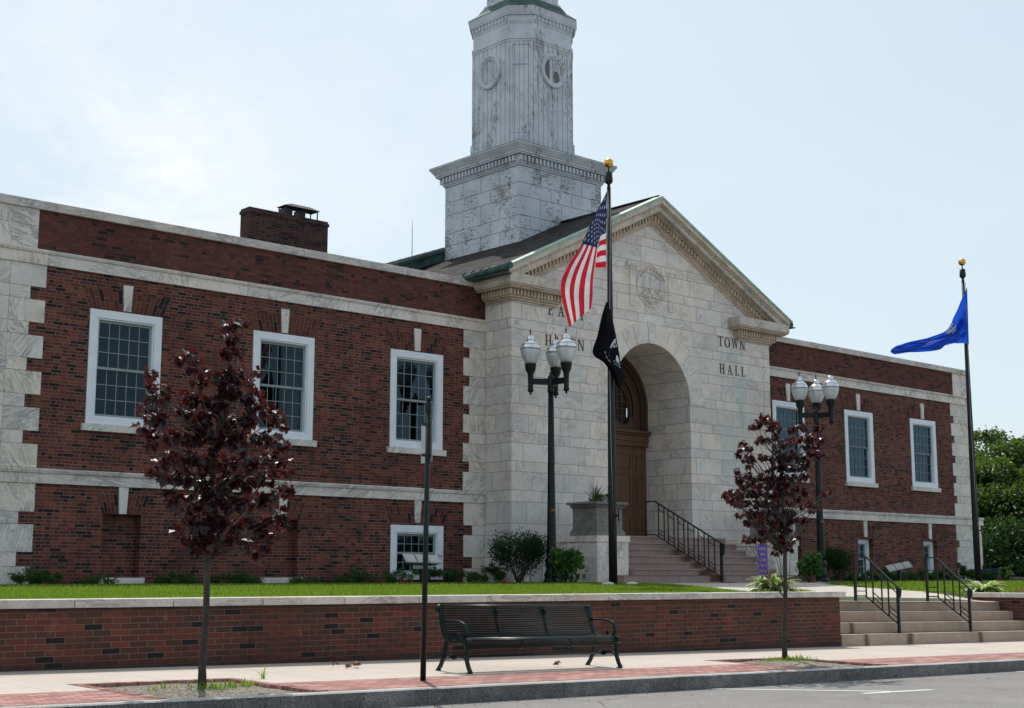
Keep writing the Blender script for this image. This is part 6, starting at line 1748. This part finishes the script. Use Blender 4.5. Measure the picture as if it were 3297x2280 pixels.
# grass tufts, weeds in the pits
def tuft(x, y, n, label, r=.12, h=.12):
    z = side_z(x, y) + .0; mb = MB()
    for k in range(n): blade(mb, (x + random.gauss(0, r), y + random.gauss(0, r * .7), z - .01), random.uniform(0, 6.28), random.uniform(.6, 1.5), random.uniform(.4, 1) * h, .008, droop=random.uniform(.3, 1.3), n=3)
    tag(build(mb, 'grass_tuft', 'grass'), label, 'grass tuft', 'weedy tufts in the tree pits')
tuft(6.85, 11.75, 170, 'green weedy tuft round the foot of the left maple trunk'); tuft(7.18, 11.9, 90, 'thin grass tuft right of the left maple trunk', .08, .1); tuft(6.45, 12.0, 40, 'sparse dry weeds left of the left maple trunk', .09, .1); tuft(7.38, 12.0, 40, 'smallest grass tuft near the right edge of the left tree pit', .04, .1)
tuft(16.32, 12.2, 200, 'grass tuft round the foot of the right maple trunk', .16, .13); tuft(15.9, 12.3, 60, 'sparse grass left of the right maple trunk', .09, .1); tuft(7.98, 12.68, 10, 'wispy weed on the pavement edge right of the left tree pit', .02, .2)
# dry leaves
def dryleaf(cx, cy, n, label, r=.12):
    mb = MB()
    for k in range(n):
        p = Vector((cx + random.gauss(0, r), cy + random.gauss(0, r * .3), side_z(cx, cy) + .01 + random.random() * .03)); d = rnd_unit(); d.z = abs(d.z) * .4
        leafquad(mb, p, d, rnd_unit() + U_, .11, .06, 0, .5)
    tag(build(mb, 'dry_leaf', 'dryleaf'), label, 'leaves')
dryleaf(12.3, 12.75, 2, 'two small dead leaves on the pavement under the right end of the bench', .1)
dryleaf(9.70, 13.60, 8, 'crumpled brown dead leaves on the pavement left of the sign post')

# ------------------------------------------------------------------ shrubs
def shrub(cx, cy, rx, ry, h, n, mat, label, name='shrub', S=.06, W=.03, stems=9, hollow=.55, spiky=.5, group=None, flowers=None, cat='shrub'):
    z = lawn_z(cx, cy); t = thing(name, label, cat, (cx, cy, z), group)
    mb = MB(); mbs = MB(); lob = []
    for k in range(stems):
        a = random.uniform(0, 6.28); rr_ = random.uniform(.45, 1); p = Vector((cx + rx * rr_ * math.cos(a) * .8, cy + ry * rr_ * math.sin(a) * .8, z + h * random.uniform(.45, .92)))
        lob.append((p, random.uniform(.28, .5))); mbs.tube([(cx + random.gauss(0, .03), cy + random.gauss(0, .03), z - .03), ((cx + p.x) / 2, (cy + p.y) / 2, z + (p.z - z) * .6), p], [.012, .008, .004], 5)
    lob.append((Vector((cx, cy, z + h * .75)), .5)); lob.append((Vector((cx, cy, z + h * .45)), .7))
    for k in range(n):
        p, s = random.choice(lob); u = rnd_unit() * random.random() ** .4; q = p + Vector((u.x * rx * s, u.y * ry * s, u.z * h * s * .8))
        if q.z < z + .01: q.z = z + random.random() * .08
        d = (q - Vector((cx, cy, z))).normalized() * spiky + rnd_unit() * .6 + Vector((0, 0, .2))
        leafquad(mb, q, d, rnd_unit() + U_, S * random.uniform(.7, 1.3), W * random.uniform(.7, 1.3))
    build(mbs, 'stems', 'bark_dk', t); build(mb, 'foliage', mat, t)
    if flowers:
        mf = MB()
        for k in range(flowers[1]):
            p, s = random.choice(lob); u = rnd_unit(); q = p + Vector((u.x * rx * s, u.y * ry * s, abs(u.z) * h * s * .9))
            for _ in range(14): leafquad(mf, q + rnd_unit() * flowers[2], rnd_unit(), rnd_unit(), .03, .025)
        build(mf, 'flowers', flowers[0], t)
    return t
def at_px(px, py, Y): return onY(px, py, Y)
c = at_px(1672, 1840, 24.45); shrub(c.x, c.y, .74, .55, 1.02, 6800, 'leaf_dark', 'tall dark green leafy shrub at the left corner of the marble entrance', S=.055, W=.028, stems=20)
c = at_px(1842, 1850, 23.1); shrub(c.x, c.y, .44, .4, .62, 900, 'leaf_hyd', 'broad-leaved green shrub with a yellow tip right of the left lamp base', S=.12, W=.085, stems=10, flowers=('hosta_w', 2, .03))
c = at_px(2602, 1850, 22.7); shrub(c.x, c.y, .38, .38, .66, 900, 'leaf_hyd', 'bright green broad-leaved shrub left of the right lamp base', S=.12, W=.085, stems=10, flowers=('hosta_w', 4, .04))
c = at_px(2690, 1850, 24.6); shrub(c.x, c.y, .62, .5, .88, 4500, 'leaf_dark', 'round dark green bush right of the right lamp base', S=.06, W=.03, stems=16)
JL = 'low spreading junipers along the foot of the building'
jun = [(118, 1868, .5, .20, 'low juniper at the far left quoins'), (322, 1868, .20, .12, 'low juniper over the sill of the first bricked-up window'), (575, 1870, .40, .15, 'low juniper left of the left maple trunk'), (738, 1870, .34, .15, 'low juniper right of the left maple trunk'), (812, 1872, .14, .12, 'small dark juniper left of the second stone sill'),
       (985, 1874, .20, .10, 'small juniper at the right end of the second stone sill'), (1148, 1868, .36, .2, 'low juniper right of the second bricked-up window'), (1275, 1868, .3, .2, 'low juniper under the left edge of the lower window'), (1390, 1858, .42, .38, 'tall dark juniper under the right edge of the lower window'), (1480, 1864, .34, .3, 'bright green juniper between the lower window and the quoins'), (1575, 1862, .46, .32, 'bright green juniper at the inner corner quoins'),
       (2730, 1868, .5, .2, 'low juniper right of the round dark bush'), (2790, 1864, .5, .25, 'low juniper below the first narrow lower window'), (2850, 1862, .5, .28, 'low juniper left of the plaques'), (2910, 1866, .45, .22, 'low juniper under the plaques'), (2975, 1864, .5, .25, 'low juniper left of the last lower window'), (3040, 1866, .5, .25, 'low juniper right of the last lower window'), (3105, 1858, .6, .36, 'low juniper at the right corner quoins'), (3170, 1862, .6, .34, 'low juniper right of the flagpole with the blue flag'), (3235, 1860, .7, .36, 'low juniper near the blue bin')]
for (px, py, rx, h, lab) in jun:
    Y = 25.75 if px < 2000 else 25.2
    c = at_px(px, py, Y); n = int(2600 * rx); h *= 1.6; rx *= 1.12
    z = lawn_z(c.x, Y); t = thing('juniper', lab, 'shrub', (c.x, Y, z), JL); mb = MB()
    for q in range(int(9 + rx * 14)):
        a = random.uniform(0, 6.28); r0 = random.random() ** .6; bx0 = Vector((c.x + rx * r0 * math.cos(a), Y + .32 * r0 * math.sin(a), z + h * (1 - r0 * .75) * random.uniform(.6, 1)))
        dd = Vector((math.cos(a) * .9, math.sin(a) * .5, random.uniform(-.1, .5))).normalized()
        for w in range(int(n / 9)):
            p = bx0 + dd * random.uniform(-.1, .14) + rnd_unit() * .055; leafquad(mb, p, dd + rnd_unit() * .7, rnd_unit() + U_, .065, .022)
    build(mb, 'foliage', 'juniper', t)
def hosta(cx, cy, label, z, r=.34):
    t = thing('hosta', label, 'plant', (cx, cy, z), 'variegated hostas by the street steps'); mb = MB()
    for k in range(110):
        az = random.uniform(0, 6.28); ln = random.uniform(.25, 1.15); blade(mb, (cx + math.cos(az) * .06, cy + math.sin(az) * .06, z), az, ln, r * random.uniform(.8, 1.25), .12, droop=1.1 + random.random() * .7, n=6, mats=(1, 0))
    build(mb, 'leaves', ['hosta_w', 'hosta_g'], t)
hosta(19.95, 15.35, 'white-edged hosta behind the long brick wall beside the blue sign', 1.31, .47)
hosta(28.9, 16.35, 'white-edged hosta behind the right brick wall at the picture edge', 1.20, .48)
def bloom(px, py, Y, lab, mat, n=3, r=.05, h=.10):
    c = onY(px, py, Y); z = min(lawn_z(c.x, Y), c.z); t = thing('flower', lab, 'flower', (c.x, Y, z), 'small red and pink bedding flowers'); mb = MB()
    for k in range(n):
        q = Vector((c.x + random.gauss(0, r), Y + random.gauss(0, r), max(c.z, z + .05) + random.gauss(0, .01)))
        mb.tube([(q.x, q.y, z), q], .003, 4, 1)
        for _ in range(10): leafquad(mb, q + rnd_unit() * .012, rnd_unit(), rnd_unit(), .035, .03)
    for k in range(26): leafquad(mb, (c.x + random.gauss(0, r * 1.3), Y + random.gauss(0, r), z + random.random() * h * .5), rnd_unit() + U_, rnd_unit(), .04, .025, 1)
    build(mb, 'blossoms', [mat, 'leaf_green'], t)
bloom(1302, 1882, 24.2, 'red flowers below the lower window left of the sign post', 'flower_red'); bloom(1318, 1881, 24.3, 'second red flower cluster just left of the sign post', 'flower_red', 2); bloom(1625, 1879, 23.6, 'red flowers at the foot of the tall dark shrub', 'flower_red', 4); bloom(2700, 1878, 21.5, 'pink flowers on the bed right of the right lamp', 'flower_pink', 5, .08)
bloom(2562, 1900, 15.45, 'magenta flowers on the right of the hosta behind the long brick wall', 'flower_pink', 5, .05); bloom(3288, 1902, 16.1, 'magenta flowers beside the hosta at the right picture edge', 'flower_pink', 6, .07); bloom(2622, 1876, 22.1, 'red flowers at the foot of the bright green shrub by the right lamp', 'flower_red', 3)

# ------------------------------------------------------------------ background trees, bin, fence
def big_tree(px, pyc, depth, rw_, rh, n, mat, label, S=.35, sparse=False, trunk=True):
    d = ray(px, pyc); c = CAM + d * (depth / d.dot(F_)); zb = 1.1
    t = thing('broadleaf_tree', label, 'tree', (c.x, c.y, zb), 'trees beyond the right end of the building'); mb = MB(); tk = MB(); lob = []
    tk.tube([(c.x, c.y, zb), (c.x + .2, c.y, (zb + c.z) / 2), (c.x, c.y, c.z + rh * .4)], [.32, .24, .08], 10)
    nl = 46 if not sparse else 26
    for k in range(nl):
        u = rnd_unit() * random.random() ** .33; p = Vector((c.x + u.x * rw_, c.y + u.y * rw_, c.z + u.z * rh))
        s = random.uniform(.16, .30) * rw_; lob.append((p, s)); tk.tube([(c.x, c.y, zb + (p.z - zb) * .55), (Vector((c.x, c.y, p.z)) + p) / 2 + Vector((0, 0, -.2)), p], [.09, .06, .02], 5)
    for k in range(n):
        p, s = random.choice(lob); u = rnd_unit() * random.random() ** (.35 if not sparse else .8); q = p + Vector((u.x * s * 1.25, u.y * s * 1.25, u.z * s * .75))
        leafquad(mb, q, Vector((u.x, u.y, -.25)) + rnd_unit() * .7, rnd_unit() + U_ * 1.2, S * random.uniform(.6, 1.3), S * .6)
    build(tk, 'trunk', 'bark_dk', t); build(mb, 'crown', mat, t)
big_tree(3205, 1690, 62, 3.4, 2.6, 15000, 'leaf_green', 'dense green tree just right of the building, its crown reaching the ground', .26)
big_tree(3300, 1640, 66, 3.6, 3.2, 15000, 'leaf_green', 'dense green tree cut by the right picture edge', .28)
big_tree(3200, 1480, 88, 3.3, 1.9, 5200, 'leaf_green', 'taller airy tree with sky showing through, behind the dense trees', .26, True)
big_tree(3270, 1520, 92, 3.0, 2.0, 5600, 'leaf_green', 'second airy treetop rising behind the right-edge tree', .26, True)
big_tree(3255, 1800, 56, 3.0, 1.5, 9000, 'leaf_dark', 'low dark tree filling the gap behind the blue bin', .24)
big_tree(3140, 1760, 70, 3.0, 2.6, 9000, 'leaf_dark', 'dark tree half hidden behind the right corner of the building', .26)
d = ray(3190, 1850); c = CAM + d * (50 / d.dot(F_)); zt = c.z + .14
t = thing('dumpster', 'dark blue bin with a red no-entry disc among the shrubs far right', 'dumpster', (c.x, c.y, 1.0))
rx_ = R_; fx = F_
def obox(mb, c, hw, hd, z0, z1, m=0):
    q = [c - rx_ * hw - fx * hd, c + rx_ * hw - fx * hd, c + rx_ * hw + fx * hd, c - rx_ * hw + fx * hd]
    mb.hexa([(p.x, p.y, z0) for p in q] + [(p.x, p.y, z1) for p in q], m)
mb = MB(); obox(mb, c - rx_ * .1, .36, .4, 1.0, zt); build(mb, 'body', 'bluebin', t, .02)
mb = MB(); obox(mb, c - rx_ * .1, .39, .43, zt + .002, zt + .05); build(mb, 'lid', 'bluebin', t, .01)
t = thing('no_entry_sign', 'round red no-entry sign with white bar in front of the blue bin', 'sign', (c.x, c.y, 1.0))
mb = MB(); cc = c - fx * .6 + rx_ * .02; zc = 1.56
mb.face([cc + rx_ * .13 * math.cos(k * math.pi / 12) + Vector((0, 0, zc - c.z + .13 * math.sin(k * math.pi / 12))) for k in range(24)], 0)
for v in range(len(mb.v)): mb.v[v] = (mb.v[v][0], mb.v[v][1], mb.v[v][2])
dsc = build(mb, 'disc', 'sign_red', t)
mb = MB(); e = cc - fx * .01
mb.face([e - rx_ * .085 + Vector((0, 0, zc - c.z - .02)), e + rx_ * .085 + Vector((0, 0, zc - c.z - .02)), e + rx_ * .085 + Vector((0, 0, zc - c.z + .02)), e - rx_ * .085 + Vector((0, 0, zc - c.z + .02))]); build(mb, 'bar', 'white', dsc)
mb = MB(); mb.tube([(cc.x + fx.x * .03, cc.y + fx.y * .03, 1.0), (cc.x + fx.x * .03, cc.y + fx.y * .03, zc)], .02, 6); build(mb, 'post', 'steel', t)
t = thing('fence', 'low grey fence behind the shrubs at the far right', 'fence', (c.x, c.y, 1.0))
a = c + rx_ * .45; mb = MB()
for k in range(5): mb.bar(a + rx_ * .05 + Vector((0, 0, 1.15 + k * .09 - a.z)), a + rx_ * 8 + Vector((0, 0, 1.15 + k * .09 - a.z)), .03, .07)
build(mb, 'boards', 'fence', t)
for k in range(5):
    p = a + rx_ * (.1 + k * 1.8); mb = MB(); mb.box(p.x - .05, p.x + .05, p.y - .05, p.y + .05, .9, 1.62); build(mb, 'post', 'fence', t)

# ------------------------------------------------------------------ light, sky, camera
SUN = Vector((.34, .56, 1.0)).normalized()
sd = bpy.data.lights.new('sun', 'SUN'); sd.energy = 2.9; sd.angle = R(.6); sd.color = (1, .95, .87)
so = bpy.data.objects.new('sun', sd); COL.objects.link(so); so.rotation_euler = SUN.to_track_quat('Z', 'Y').to_euler(); so.location = (0, 0, 60)
w = bpy.data.worlds.new('World'); scene.world = w; w.use_nodes = True
t = NT(w.node_tree); bg = t.n['Background']
sky = t.new('ShaderNodeTexSky', sky_type='NISHITA'); sky.sun_disc = False
sky.sun_elevation = math.asin(SUN.z); sky.sun_rotation = math.atan2(SUN.x, SUN.y); sky.dust_density = 2.5; sky.air_density = 1.0; sky.ozone_density = 1.0; sky.altitude = 0
g = t.new('ShaderNodeTexCoord').outputs['Generated']
s = t.sep(g)
# haze veil, thickest near the horizon, with soft cirrus
zz = t.math('MAXIMUM', s[2], .03)
cp = t.comb(t.math('DIVIDE', s[0], t.math('ADD', zz, .25)), t.math('DIVIDE', s[1], t.math('ADD', zz, .25)), 0.0)
n1 = t.noise(1.5, 7, cp, .6, .5); n2 = t.noise(.6, 3, cp, .5)
west = t.ramp(t.math('SUBTRACT', t.math('MULTIPLY', s[1], .75), t.math('MULTIPLY', s[0], .66)), [(-.12, .12), (.32, 1)])
cl = t.math('MULTIPLY', west, t.math('MULTIPLY', t.ramp(n1, [(.45, 0), (.62, 1)]), t.ramp(n2, [(.40, 0), (.56, 1)])))
haze = t.ramp(s[2], [(0.0, .80), (.25, .66), (.7, .45)])
fac = t.math('MINIMUM', t.math('ADD', haze, t.math('MULTIPLY', cl, .35)), 1.0)
HAZE = (6.3, 7.6, 8.25)
colr = t.mix(fac, sky.outputs[0], t.mix(cl, HAZE, (8.3, 8.5, 8.5)))
t.put(bg.inputs[0], colr); bg.inputs[1].default_value = .1
cam = bpy.data.cameras.new('camera'); co = bpy.data.objects.new('camera', cam); COL.objects.link(co)
cam.sensor_fit = 'HORIZONTAL'; cam.sensor_width = 36; cam.lens = FPX / PW * 36; cam.clip_end = 3000; cam.clip_start = .1
co.matrix_world = Matrix.Translation(CAM) @ Matrix((R_, UP, -FP)).transposed().to_4x4()
scene.camera = co
vs_ = scene.view_settings; vs_.view_transform = 'Standard'; vs_.look = 'None'; vs_.gamma = 1; vs_.exposure = .27; vs_.use_curve_mapping = False
scene.render.resolution_x = 1024; scene.render.resolution_y = 708
